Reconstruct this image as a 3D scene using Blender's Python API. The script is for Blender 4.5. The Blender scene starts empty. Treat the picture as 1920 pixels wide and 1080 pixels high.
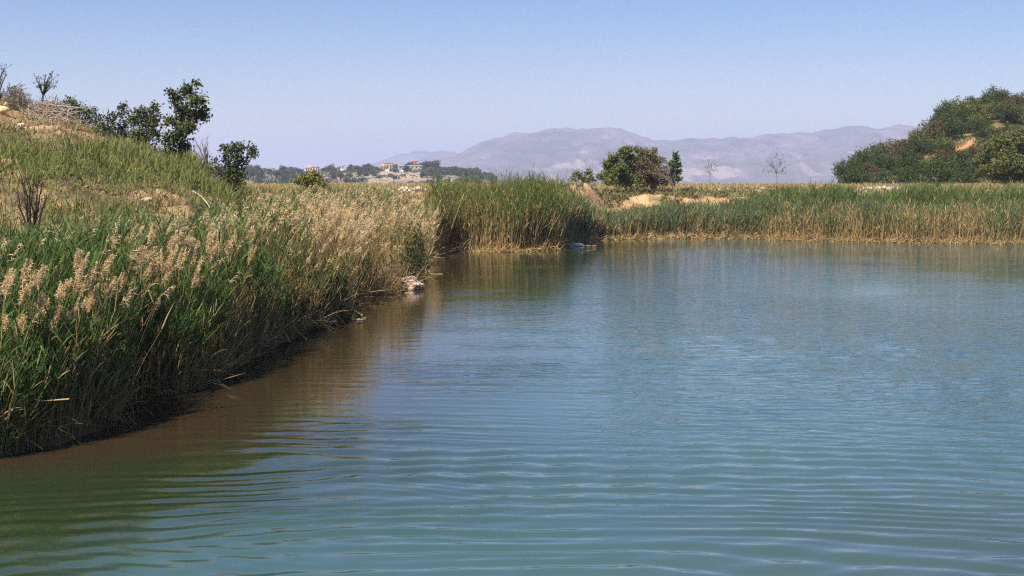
import bpy, math, random
import numpy as np
random.seed(7); RS = np.random.RandomState(11)
D = bpy.data; SC = bpy.context.scene; COL = SC.collection
R = math.radians

# ------------------------------------------------------------ camera, sky, sun, exposure
FP = 2667.0; CAMZ = 3.2; PITCH = math.atan(205 / FP)
cd = D.cameras.new('camera'); cam = D.objects.new('camera', cd); COL.objects.link(cam)
cd.sensor_width = 36; cd.lens = FP * 36 / 1920; cd.clip_start = 0.1; cd.clip_end = 60000
cam.location = (0, 0, CAMZ); cam.rotation_euler = (math.pi / 2 - PITCH, 0, 0)
SC.camera = cam
SC.view_settings.view_transform = 'Standard'; SC.view_settings.look = 'None'
SC.view_settings.exposure = 0.88; SC.view_settings.gamma = 1.0
SUN_EL = R(54); SUN_AZ = R(-147)          # azimuth measured from +Y towards +X (sun behind left shoulder)
w = D.worlds.new('World'); SC.world = w; w.use_nodes = True
nt = w.node_tree; nt.nodes.clear()
sky = nt.nodes.new('ShaderNodeTexSky'); sky.sky_type = 'NISHITA'; sky.sun_disc = False
sky.sun_elevation = SUN_EL; sky.sun_rotation = SUN_AZ; sky.altitude = 100
sky.air_density = 1.0; sky.dust_density = 0.6; sky.ozone_density = 2.5
tint = nt.nodes.new('ShaderNodeMixRGB'); tint.blend_type = 'MULTIPLY'; tint.inputs[0].default_value = 1
tcw = nt.nodes.new('ShaderNodeTexCoord'); sx = nt.nodes.new('ShaderNodeSeparateXYZ'); rp = nt.nodes.new('ShaderNodeValToRGB')
nt.links.new(tcw.outputs['Generated'], sx.inputs[0]); nt.links.new(sx.outputs['Z'], rp.inputs[0]); nt.links.new(rp.outputs[0], tint.inputs[2])
rp.color_ramp.elements[0].position = 0.0; rp.color_ramp.elements[0].color = (1.0, 0.94, 0.93, 1)
rp.color_ramp.elements[1].position = 0.14; rp.color_ramp.elements[1].color = (0.47, 0.62, 0.90, 1)
e3 = rp.color_ramp.elements.new(0.4); e3.color = (0.64, 0.84, 1.08, 1)
bg = nt.nodes.new('ShaderNodeBackground'); bg.inputs[1].default_value = 0.073
wo = nt.nodes.new('ShaderNodeOutputWorld')
nt.links.new(sky.outputs[0], tint.inputs[1]); nt.links.new(tint.outputs[0], bg.inputs[0]); nt.links.new(bg.outputs[0], wo.inputs[0])
sl = D.lights.new('sun', 'SUN'); sl.energy = 5.0; sl.angle = R(0.53); sl.color = (1.0, 0.92, 0.78)
so = D.objects.new('sun', sl); COL.objects.link(so)
sd = (math.sin(SUN_AZ) * math.cos(SUN_EL), math.cos(SUN_AZ) * math.cos(SUN_EL), math.sin(SUN_EL))
so.rotation_euler = __import__('mathutils').Vector(sd).to_track_quat('Z', 'Y').to_euler(); so.location = (-20, -20, 60)
cy = SC.cycles
cy.use_denoising = False; SC.cycles.filter_width = 1.25
cy.max_bounces = 8; cy.diffuse_bounces = 3; cy.glossy_bounces = 3; cy.transmission_bounces = 3
cy.transparent_max_bounces = 6; cy.volume_bounces = 1; cy.caustics_reflective = False; cy.caustics_refractive = False

# ------------------------------------------------------------ helpers
SP, CP = math.sin(PITCH), math.cos(PITCH)
def P(u, v, Y):
    """the point at forward distance Y metres seen at picture position (u, v)"""
    a = (u - 960) / FP; b = -(v - 540) / FP
    dy = CP + b * SP; dz = -SP + b * CP
    s = Y / dy
    return np.array([a * s, Y, CAMZ + dz * s])
def G(u, v, z=0.0):
    b = -(v - 540) / FP; dy = CP + b * SP; dz = -SP + b * CP
    return P(u, v, (z - CAMZ) / dz * dy)
def UP(X, Y): return 960 + FP * X / np.maximum(Y, 0.1)
def zv(v, Y): return P(960, v, Y)[2]
def sstep(a, b, x):
    t = np.clip((np.asarray(x, float) - a) / (b - a), 0, 1); return t * t * (3 - 2 * t)
def _h(ix, iy, s):
    n = (ix.astype(np.int64) * 374761393 + iy.astype(np.int64) * 668265263 + s * 1442695041) & 0x7fffffff
    n = ((n ^ (n >> 13)) * 1274126177) & 0x7fffffff
    return ((n ^ (n >> 16)) & 0xffff) / 65535.0
def vnoise(x, y, s=0):
    x = np.asarray(x, float); y = np.asarray(y, float)
    ix = np.floor(x); iy = np.floor(y); fx = x - ix; fy = y - iy
    fx = fx * fx * (3 - 2 * fx); fy = fy * fy * (3 - 2 * fy)
    a = _h(ix, iy, s); b = _h(ix + 1, iy, s); c = _h(ix, iy + 1, s); d = _h(ix + 1, iy + 1, s)
    return a + (b - a) * fx + (c - a) * fy + (a - b - c + d) * fx * fy
def fbm(x, y, o=4, s=0):
    r = 0; a = 0.5; t = 0
    for k in range(o):
        r = r + a * vnoise(np.asarray(x) * 2 ** k + 17.3 * k, np.asarray(y) * 2 ** k - 9.1 * k, s + k); t += a; a *= 0.5
    return r / t

def props(o, label=None, cat=None, group=None, kind=None):
    if label: o['label'] = label
    if cat: o['category'] = cat
    if group: o['group'] = group
    if kind: o['kind'] = kind
    return o
def mesh_obj(name, V, F, mat, col=None, parent=None, smooth=False, attrs=None):
    """V (n,3); F (m,k) uniform polygons or list of arrays; col (n,3) linear colours"""
    V = np.asarray(V, np.float32)
    if isinstance(F, np.ndarray): F = [F]
    F = [np.asarray(f, np.int32) for f in F if len(f)]
    me = D.meshes.new(name); me.vertices.add(len(V)); me.vertices.foreach_set('co', V.ravel())
    nl = sum(f.size for f in F); npoly = sum(len(f) for f in F)
    me.loops.add(nl); me.polygons.add(npoly)
    me.loops.foreach_set('vertex_index', np.concatenate([f.ravel() for f in F]))
    cnt = np.concatenate([np.full(len(f), f.shape[1], np.int32) for f in F])
    me.polygons.foreach_set('loop_start', np.concatenate([[0], np.cumsum(cnt)[:-1]]).astype(np.int32))
    me.polygons.foreach_set('use_smooth', np.full(npoly, smooth))
    me.update(calc_edges=True)
    if col is not None:
        c = np.ones((len(V), 4), np.float32); c[:, :3] = col
        at = me.color_attributes.new('Col', 'FLOAT_COLOR', 'POINT'); at.data.foreach_set('color', c.ravel())
    for k, a in (attrs or {}).items():
        at = me.attributes.new(k, 'FLOAT', 'POINT'); at.data.foreach_set('value', np.asarray(a, np.float32))
    me.materials.append(mat); me.validate()
    o = D.objects.new(name, me); COL.objects.link(o)
    if parent: o.parent = parent
    return o
class MB:
    def __init__(s): s.V = []; s.F = {}; s.C = []; s.n = 0
    def add(s, V, F, C):
        V = np.asarray(V, float).reshape(-1, 3); F = np.asarray(F, int)
        C = np.broadcast_to(np.asarray(C, float), V.shape)
        s.V.append(V); s.C.append(C); s.F.setdefault(F.shape[1], []).append(F + s.n); s.n += len(V)
    def build(s, name, mat, parent=None, smooth=False, origin=None):
        V = np.concatenate(s.V)
        if origin is not None: V = V - np.asarray(origin)
        o = mesh_obj(name, V, [np.concatenate(f) for f in s.F.values()], mat, np.concatenate(s.C), parent, smooth)
        if origin is not None: o.location = origin
        return o
def empty(name, loc):
    o = D.objects.new(name, None); o.empty_display_size = 0.3; o.location = loc; COL.objects.link(o); return o

def norm(v): return v / np.maximum(np.linalg.norm(v, axis=-1, keepdims=True), 1e-9)
def ribbons(mb, p0, d, L, w, droop, c0, c1, S=3, taper=(1, .9, .05), side=None, sway=None):
    """N curved ribbons; p0,d (N,3); L,w,droop (N,)"""
    N = len(p0)
    if N == 0: return
    d = norm(d); L = np.broadcast_to(L, N); w = np.broadcast_to(w, N); droop = np.broadcast_to(droop, N)
    if side is None:
        r = RS.normal(size=(N, 3)); side = norm(np.cross(d, r))
    t = np.linspace(0, 1, S + 1)
    tp = np.interp(t, np.linspace(0, 1, len(taper)), taper)
    pts = p0[:, None] + d[:, None] * (L[:, None] * t)[..., None]
    pts[..., 2] -= (droop * L)[:, None] * t ** 2
    if sway is not None: pts += sway[:, None] * (L[:, None] * t ** 2)[..., None]
    off = side[:, None] * (w[:, None] * 0.5 * tp)[..., None]
    V = np.stack([pts - off, pts + off], 2).reshape(-1, 3)
    base = (np.arange(N) * (S + 1) * 2)[:, None]
    k = np.arange(S) * 2
    F = np.stack([base + k, base + k + 1, base + k + 3, base + k + 2], -1).reshape(-1, 4)
    c0 = np.broadcast_to(c0, (N, 3)); c1 = np.broadcast_to(c1, (N, 3))
    C = c0[:, None] * (1 - t)[None, :, None] + c1[:, None] * t[None, :, None]
    mb.add(V, F, np.repeat(C, 2, 1).reshape(-1, 3))
def leafcards(mb, p, size, c, up=0.35):
    """small folded leaves: a six-sided blade bent along its midrib"""
    N = len(p); size = np.broadcast_to(size, N)[:, None]
    n = norm(RS.normal(size=(N, 3)) + np.array([0, 0, up])); a = norm(np.cross(n, RS.normal(size=(N, 3)))); b = np.cross(n, a)
    V = np.stack([p - a * size * .5, p + b * size * .3 + n * size * .08 - a * size * .1, p + a * size * .5, p - b * size * .3 + n * size * .08 - a * size * .1], 1)
    F = np.arange(N * 4).reshape(N, 4)
    mb.add(V.reshape(-1, 3), F, np.repeat(np.broadcast_to(c, (N, 3)), 4, 0))
def tube(mb, pts, rad, c, n=6):
    pts = np.asarray(pts, float); rad = np.broadcast_to(rad, len(pts))
    tg = norm(np.gradient(pts, axis=0)); ref = np.array([.31, .17, .93]) if abs(tg[0, 2]) < .9 else np.array([1., .1, 0])
    a = norm(np.cross(tg, ref)); b = np.cross(tg, a)
    an = np.linspace(0, 2 * math.pi, n, endpoint=False)
    V = pts[:, None] + (a[:, None] * np.cos(an)[None, :, None] + b[:, None] * np.sin(an)[None, :, None]) * rad[:, None, None]
    m = len(pts); F = []
    for i in range(m - 1):
        for j in range(n):
            F.append([i * n + j, i * n + (j + 1) % n, (i + 1) * n + (j + 1) % n, (i + 1) * n + j])
    mb.add(V.reshape(-1, 3), F, c)
    mb.add(V[-1], [list(range(n))], c) if n > 4 else None
def jit(c, N, amt=.25, hue=.08):
    c = np.asarray(c, float)
    return np.clip(c * (1 + RS.uniform(-amt, amt, (N, 1))) * (1 + RS.uniform(-hue, hue, (N, 3))), 0, 1)

# ------------------------------------------------------------ materials
def mat_new(name):
    m = D.materials.new(name); m.use_nodes = True; n = m.node_tree.nodes; n.clear(); return m, n, m.node_tree.links
def mat_attr(name, rough=.7, trans=0.0, spec=.25, scale=0, bump=0):
    m, n, l = mat_new(name)
    out = n.new('ShaderNodeOutputMaterial'); b = n.new('ShaderNodeBsdfPrincipled')
    a = n.new('ShaderNodeAttribute'); a.attribute_name = 'Col'
    b.inputs['Roughness'].default_value = rough; b.inputs['Specular IOR Level'].default_value = spec
    src = a.outputs['Color']
    if scale:
        tc = n.new('ShaderNodeTexCoord'); nz = n.new('ShaderNodeTexNoise'); nz.inputs['Scale'].default_value = scale; nz.inputs['Detail'].default_value = 6
        l.new(tc.outputs['Object'], nz.inputs['Vector'])
        mr = n.new('ShaderNodeMapRange'); mr.inputs[1].default_value = .3; mr.inputs[2].default_value = .7; mr.inputs[3].default_value = .6; mr.inputs[4].default_value = 1.35
        l.new(nz.outputs['Fac'], mr.inputs[0])
        mx = n.new('ShaderNodeMixRGB'); mx.blend_type = 'MULTIPLY'; mx.inputs[0].default_value = 1
        l.new(src, mx.inputs[1]); l.new(mr.outputs[0], mx.inputs[2]); src = mx.outputs[0]
        if bump:
            bp = n.new('ShaderNodeBump'); bp.inputs['Strength'].default_value = .8; bp.inputs['Distance'].default_value = bump
            l.new(nz.outputs['Fac'], bp.inputs['Height']); l.new(bp.outputs[0], b.inputs['Normal'])
    l.new(src, b.inputs['Base Color'])
    if trans:
        t = n.new('ShaderNodeBsdfTranslucent'); mx2 = n.new('ShaderNodeMixShader'); mx2.inputs[0].default_value = trans
        l.new(src, t.inputs['Color']); l.new(b.outputs[0], mx2.inputs[1]); l.new(t.outputs[0], mx2.inputs[2]); l.new(mx2.outputs[0], out.inputs[0])
    else: l.new(b.outputs[0], out.inputs[0])
    return m
M_BLADE = mat_attr('grass_blades', .7, .25, .12)
M_LEAF = mat_attr('leaves', .6, .18, .15)
M_WOOD = mat_attr('bark', .9, 0, .1, 14, .01)
M_ROCK = mat_attr('pale_rock', .9, 0, .15, 3, .05)
M_HOUSE = mat_attr('painted_render', .85, 0, .2, .6)
M_SOIL = mat_attr('bare_earth', .95, 0, .1, .9, .15)

# ------------------------------------------------------------ terrain functions
SH = [(-420, 905), (-150, 868), (0, 850), (110, 826), (215, 792), (240, 745), (330, 735), (400, 714), (480, 668), (530, 640), (600, 612),
      (650, 596), (665, 562), (700, 553), (745, 549), (790, 530), (812, 478), (850, 471), (960, 472), (1050, 468), (1075, 457), (1140, 449),
      (1250, 447), (1400, 447), (1500, 451), (1700, 455), (1920, 458), (2300, 462)]
_s = [G(u, v) for u, v in SH]
SHU = np.array([float(UP(p[0], p[1])) for p in _s]); SHY = np.array([p[1] for p in _s])
SHU = np.concatenate([[-20000], SHU, [20000]]); SHY = np.concatenate([[SHY[0]], SHY, [SHY[-1]]])
def Ysh(u): return np.interp(u, SHU, SHY)
def v_(v): return ('v', v)
COLS = {
 -500: [(12, .5), (20, .9), (27, v_(390)), (32, v_(315)), (38, v_(245)), (44, v_(215)), (52, v_(172)), (62, v_(180)), (95, 2.6), (170, 2.5)],
 0:    [(16, .4), (22, .9), (27, v_(405)), (32, v_(340)), (38, v_(275)), (44, v_(245)), (52, v_(192)), (60, v_(200)), (95, 2.6), (170, 2.5)],
 130:  [(17, .4), (22, .8), (27, v_(410)), (32, v_(352)), (40, v_(284)), (47, v_(247)), (53, v_(222)), (60, v_(232)), (95, 2.6), (170, 2.5)],
 250:  [(19, .4), (24, .7), (30, v_(415)), (36, v_(360)), (44, v_(308)), (50, v_(286)), (56, v_(290)), (70, 2.9), (95, 2.6), (170, 2.5)],
 350:  [(21, .4), (28, .8), (34, v_(408)), (42, v_(355)), (48, v_(325)), (53, v_(308)), (60, v_(314)), (76, 2.7), (170, 2.5)],
 430:  [(24, .4), (34, .8), (41, v_(398)), (48, v_(365)), (55, v_(346)), (65, v_(347)), (90, 2.5), (170, 2.5)],
 520:  [(26, .4), (40, .8), (50, 1.1), (60, 1.8), (75, 2.35), (170, 2.5)],
 650:  [(32, .4), (50, .7), (62, 1.2), (74, 2.1), (88, 2.45), (170, 2.55)],
 800:  [(44, .4), (60, .6), (72, 1.5), (82, 2.35), (170, 2.55)],
 950:  [(60, .3), (70, .6), (78, 1.9), (88, 2.45), (170, 2.55)],
 1200: [(70, .3), (75, .8), (80, 1.7), (90, 2.4), (170, 2.5)],
 1920: [(72, .3), (78, .8), (85, 1.9), (93, 2.4), (170, 2.5)],
}
CU = np.array(sorted(COLS)); CY = np.concatenate([np.arange(8, 100, 1.0), np.arange(100, 175, 5.0)])
CT = np.array([np.interp(CY, [q[0] for q in COLS[u]], [zv(q[1][1], q[0]) if isinstance(q[1], tuple) else q[1] for q in COLS[u]]) for u in CU])
HB_U = [1480, 1560, 1600, 1650, 1700, 1730, 1770, 1860, 1950, 2100, 2400, 3000, 4200]
HB_V = [352, 346, 322, 296, 284, 262, 228, 205, 214, 222, 250, 300, 345]
VH_U = [200, 340, 400, 500, 580, 650, 700, 740, 800, 840, 880, 920, 1000]
VH_V = [318, 322, 326, 325, 323, 322, 318, 318, 317, 323, 330, 337, 347]
def terr(X, Y):
    X = np.asarray(X, float); Y = np.asarray(Y, float); u = UP(X, Y)
    uu = np.clip(u, CU[0], CU[-1]); yy = np.clip(Y, CY[0], CY[-1])
    iu = np.clip(np.searchsorted(CU, uu) - 1, 0, len(CU) - 2); fu = (uu - CU[iu]) / (CU[iu + 1] - CU[iu]); fu = fu * fu * (3 - 2 * fu) * .5 + fu * .5
    iy = np.clip(np.searchsorted(CY, yy) - 1, 0, len(CY) - 2); fy = (yy - CY[iy]) / (CY[iy + 1] - CY[iy])
    L = (CT[iu, iy] * (1 - fy) + CT[iu, iy + 1] * fy) * (1 - fu) + (CT[iu + 1, iy] * (1 - fy) + CT[iu + 1, iy + 1] * fy) * fu
    # orange earth mounds on the far bank, rubble mound on the left crest
    for (mu, mY, rx, ry, h) in MOUNDS:
        mx = (mu - 960) / FP * mY
        L = L + h * (1 + .4 * (fbm(X * 2.2, Y * 1.2, 4, 33) - .5)) * np.exp(-((X - mx) / rx) ** 2 - ((Y - mY) / ry) ** 2)
    rough = (fbm(X * .8, Y * .8, 4, 3) - .5) * (.35 + .5 * sstep(23, 30, Y) * (1 - sstep(60, 75, Y)))
    L = L + rough * (1 - sstep(95, 150, Y) * .7)
    # beyond the plateau the land drops to the valley
    dl = sstep(172, 480, Y); L = L * (1 - dl) + (-24 + 6 * (fbm(X * .004, Y * .004, 3, 9) - .5)) * dl
    vv = np.interp(u, VH_U, VH_V); vh = CAMZ - (vv - 335) / FP * 900 + 24
    cut = 1 - sstep(920, 1010, u); cutl = sstep(-900, 200, u)
    yh = Y
    prof = np.where(yh < 900, sstep(430, 900, yh) ** .8, 1 - sstep(900, 1300, yh))
    L = L + vh * prof * cut * cutl + (fbm(X * .03, Y * .03, 4, 5) - .5) * 3.0 * prof * cut * cutl
    hv = np.interp(u, HB_U, HB_V); hh = np.maximum(CAMZ - (hv - 335) / FP * 205 - 2.5, 0)
    hp = np.where(Y < 205, sstep(146, 205, Y), 1 - sstep(215, 300, Y))
    L = L + hh * hp * (1 + .25 * (fbm(X * .06, Y * .06, 3, 21) - .5))
    d = Y - Ysh(u) + (fbm(X * 1.3, Y * 1.3, 3, 31) - .5) * .9
    z = np.where(d < 0, np.maximum(-1.6, d * .45), np.minimum(L, .06 + d * .35 + 0 * L))
    z = np.where(d > 4, L + (np.minimum(L, .06 + d * .35) - L) * (1 - sstep(4, 7, d)), z)
    return z
def scar(u): return np.interp(u, [1750, 1785, 1800, 1830], [288, 284, 278, 262])
MOUNDS = [(1082, 79, 1.5, 2.2, 1.15), (1132, 77.5, 1.2, 1.8, .8), (1295, 80, 2.0, 2.0, .95), (1225, 81, 1.5, 2.0, .5), (1400, 82, 2.5, 2, .3), (1560, 84, 3, 2, .15),
          (350, 36, 1.0, 1.0, .35)]
def TP(X, Y, dz=0.0): return (float(X), float(Y), float(terr(X, Y)) + dz)
def TU(u, Y, dz=0.0): return TP((u - 960) / FP * Y, Y, dz)

# ------------------------------------------------------------ ground
def grid(uarr, yarr):
    U, Y = np.meshgrid(uarr, yarr); X = (U - 960) / FP * Y
    nu, ny = len(uarr), len(yarr); i = np.arange(ny - 1)[:, None] * nu + np.arange(nu - 1)[None]
    F = np.stack([i, i + 1, i + 1 + nu, i + nu], -1).reshape(-1, 4)
    return X.ravel(), Y.ravel(), U.ravel(), F
ua = np.concatenate([np.linspace(-9000, -600, 30)[:-1], np.linspace(-600, 2400, 420), np.linspace(2400, 9000, 25)[1:]])
ya = np.concatenate([np.arange(3, 24, .5), np.arange(24, 60, .28), np.arange(60, 100, .33), np.arange(100, 300, 2.5), 300 * 1.035 ** np.arange(0, 110)])
X, Y, U, F = grid(ua, ya); Z = terr(X, Y)
olive = np.array([.13, .115, .055]); soil = np.array([.34, .215, .12]); orange = np.array([.38, .23, .125]); straw = np.array([.36, .28, .15]); mud = np.array([.10, .062, .032]); valley = np.array([.26, .22, .17])
n1 = fbm(X * .35, Y * .35, 4, 40)[:, None]; n2 = fbm(X * 1.3, Y * 1.3, 4, 44)[:, None]
C = olive + (soil - olive) * sstep(.42, .62, n1) * .7 + (orange - olive) * sstep(.55, .7, n2) * .5
pl = (sstep(78, 90, Y) * (1 - sstep(150, 190, Y)))[:, None]; C = C * (1 - pl) + straw * pl
om = np.zeros(len(X))
for (mu, mY, rx, ry, h) in MOUNDS[:6]:
    mx = (mu - 960) / FP * mY; om = np.maximum(om, np.exp(-(((X - mx) / (rx * 1.35)) ** 2 + ((Y - mY + .5) / (ry * 1.3)) ** 2) ** 1.5))
om = np.clip(om * 1.6, 0, 1)[:, None] * sstep(.30, .44, fbm(X * 1.1, Y * 1.1, 4, 47))[:, None]; C = C * (1 - om) + orange * om
cr = (sstep(44, 48, Y) * (1 - sstep(62, 66, Y)) * (1 - sstep(130, 200, U)))[:, None] * sstep(.30, .42, n1); C = C * (1 - cr) + orange * cr
va = sstep(250, 420, Y)[:, None]; nv = fbm(X * .02, Y * .02, 5, 50)[:, None]
C = C * (1 - va) + (valley * (.7 + .6 * nv) + (np.array([.42, .27, .17]) - valley) * sstep(.5, .6, nv) * .8) * va
hr = (sstep(1500, 1600, U) * sstep(148, 160, Y) * (1 - sstep(300, 400, Y)))[:, None]
C = C * (1 - hr) + (np.array([.11, .095, .04]) * (1 - sstep(.52, .6, n1)) + np.array([.2, .14, .07]) * sstep(.52, .6, n1)) * hr
VV = 335 - (Z - CAMZ) / Y * FP; sk = ((U > 1786) & (U < 1822) & (np.abs(VV - scar(U)) < 5) & (Y > 150) & (Y < 240))[:, None]; C = np.where(sk, np.array([.5, .24, .11]), C)
wet = (1 - sstep(.25, .95, Z))[:, None] * (Y < 100)[:, None]; C = C * (1 - wet) + mud * wet * (.6 + .8 * n2)
g = mesh_obj('ground', np.stack([X, Y, Z], 1), F, M_SOIL, C, smooth=True); props(g, kind='structure')
far = MB(); zz = -26.0
far.add([(-60000, -200, zz), (60000, -200, zz), (60000, 60000, zz), (-60000, 60000, zz)], [[0, 1, 2, 3]], valley * .9)
props(far.build('valley_plain', M_SOIL), kind='structure')

# ------------------------------------------------------------ water
def water_mat():
    m, n, l = mat_new('pond_water')
    out = n.new('ShaderNodeOutputMaterial'); b = n.new('ShaderNodeBsdfPrincipled')
    a = n.new('ShaderNodeAttribute'); a.attribute_name = 'Col'; ch = n.new('ShaderNodeAttribute'); ch.attribute_name = 'chop'
    b.inputs['Roughness'].default_value = .03; b.inputs['IOR'].default_value = 1.333
    l.new(a.outputs['Color'], b.inputs['Base Color'])
    tc = n.new('ShaderNodeTexCoord')
    def noise(sx, sy, rot, det, rg=.5):
        mp = n.new('ShaderNodeMapping'); mp.inputs['Scale'].default_value = (sx, sy, 1); mp.inputs['Rotation'].default_value = (0, 0, rot)
        z = n.new('ShaderNodeTexNoise'); z.inputs['Scale'].default_value = 1; z.inputs['Detail'].default_value = det; z.inputs['Roughness'].default_value = rg
        l.new(tc.outputs['Object'], mp.inputs[0]); l.new(mp.outputs[0], z.inputs['Vector']); return z.outputs['Fac']
    f1 = noise(2.2, 5.5, .12, 2); f2 = noise(5, 11, -.25, 2)
    ad = n.new('ShaderNodeMath'); ad.operation = 'MULTIPLY_ADD'; ad.inputs[1].default_value = .45
    l.new(f2, ad.inputs[0]); l.new(f1, ad.inputs[2])
    mu = n.new('ShaderNodeMath'); mu.operation = 'MULTIPLY'; l.new(ad.outputs[0], mu.inputs[0]); l.new(ch.outputs['Fac'], mu.inputs[1])
    bp = n.new('ShaderNodeBump'); bp.inputs['Strength'].default_value = 1; bp.inputs['Distance'].default_value = .022
    l.new(mu.outputs[0], bp.inputs['Height']); l.new(bp.outputs[0], b.inputs['Normal']); l.new(b.outputs[0], out.inputs[0]); return m
uw = np.concatenate([np.linspace(-9000, -700, 14)[:-1], np.linspace(-700, 2600, 420), np.linspace(2600, 9000, 14)[1:]])
yw = [2.0]
while yw[-1] < 95: yw.append(yw[-1] + max(.04, .00021 * yw[-1] ** 2))
X, Y, U, F = grid(uw, np.array(yw))
dsh = Ysh(U) - Y
SXY = np.array([[p[0], p[1]] for p in _s])
pd_ = np.full(len(X), 1e9)
for a_, b_ in zip(SXY[:-1], SXY[1:]):
    ab = b_ - a_; t_ = np.clip(((X - a_[0]) * ab[0] + (Y - a_[1]) * ab[1]) / (ab @ ab), 0, 1)
    pd_ = np.minimum(pd_, np.hypot(X - a_[0] - t_ * ab[0], Y - a_[1] - t_ * ab[1]))
pd_ = np.where(dsh < 0, 0, pd_)
def waves(X, Y):
    wx = X + 1.3 * (fbm(X * .16, Y * .16, 3, 60) - .5) * 2; wy = Y + 2.6 * (fbm(X * .13, Y * .2, 3, 61) - .5) + .35 * (fbm(X * .7, Y * .9, 3, 68) - .5)
    r = np.hypot(wx + 1, wy + 3); r2 = np.hypot(wx - 16, wy + 9)
    amp = .2 + 1.5 * sstep(.35, .7, fbm(X * .25, Y * .5, 3, 62)); amp2 = .2 + 1.5 * sstep(.35, .7, fbm(X * .3, Y * .5, 3, 162))
    near = 1 - sstep(17, 36, Y)
    calm = sstep(1.0, 4.5, pd_)
    z = near * 1.6 * (amp * .0030 * np.sin(2 * math.pi * r / .55) + amp2 * .0021 * np.sin(2 * math.pi * r / .31 + 3 * fbm(X * .3, Y * .3, 2, 63)) + .0012 * amp * np.sin(2 * math.pi * r2 / .47))
    th = .25; q = (X * math.sin(th) + Y * math.cos(th)); z = z + near * .0019 * np.sin(2 * math.pi * (q + .5 * fbm(X * .5, Y * .5, 2, 64)) / .23) * sstep(.4, .6, fbm(X * .4, Y * .6, 2, 65))
    th = -.5; q = (X * math.sin(th) + Y * math.cos(th)); z = z + near * .0034 * np.sin(2 * math.pi * (q + 1.2 * fbm(X * .35, Y * .35, 3, 66)) / .44) * sstep(-1, 4, X) * (1 - sstep(10, 17, Y))
    return z * (.10 + .90 * calm)
Z = waves(X, Y)
cp = sstep(.38, .62, fbm(X * .06, Y * .04, 4, 70))
chop = .10 + 1.0 * cp * sstep(980, 1320, U) * sstep(14, 20, Y) + .5 * sstep(58, 66, Y) * sstep(1230, 1330, U)
chop = chop * sstep(0, 6, dsh + 3 * sstep(1200, 1350, U)) + .05 + .2 * sstep(.45, .7, fbm(X * .35, Y * .6, 3, 75)) * sstep(0, 3, pd_)
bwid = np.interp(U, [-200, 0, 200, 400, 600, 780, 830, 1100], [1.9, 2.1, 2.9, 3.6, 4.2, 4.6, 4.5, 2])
sh = (1 - sstep(.25, 1.0, (pd_ + 1.2 * (fbm(X * .7, Y * .7, 3, 71) - .5)) / bwid))[:, None] * (1 - .5 * sstep(800, 1000, U))[:, None]  # brown shallows, widened so the colour also carries the left reeds' reflection
teal = np.array([.041, .082, .079]); grn = np.array([.020, .032, .013]); brn = np.array([.034, .023, .012])  # grn and brn: murky water tones that include painted reed reflections
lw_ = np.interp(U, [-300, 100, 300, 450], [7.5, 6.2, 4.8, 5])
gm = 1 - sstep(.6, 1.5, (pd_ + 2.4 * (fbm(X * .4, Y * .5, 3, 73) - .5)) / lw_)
gf = sstep(38, 52, Y + 8 * (fbm(X * .25, Y * .25, 3, 74) - .5)) * sstep(760, 800, U) * (1 - sstep(1120, 1300, U + 60 * (fbm(X * .3, Y * .2, 3, 76) - .5)))  # green reed reflection below the far bank, painted into the water colour
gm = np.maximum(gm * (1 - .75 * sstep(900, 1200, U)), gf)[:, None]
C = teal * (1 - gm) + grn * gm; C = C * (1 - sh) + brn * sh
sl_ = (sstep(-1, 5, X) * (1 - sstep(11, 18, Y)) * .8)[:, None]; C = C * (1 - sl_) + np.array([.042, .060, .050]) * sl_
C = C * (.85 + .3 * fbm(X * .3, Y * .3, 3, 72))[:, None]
wt = mesh_obj('water', np.stack([X, Y, Z], 1), F, water_mat(), C, smooth=True, attrs={'chop': chop}); props(wt, kind='structure')

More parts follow.
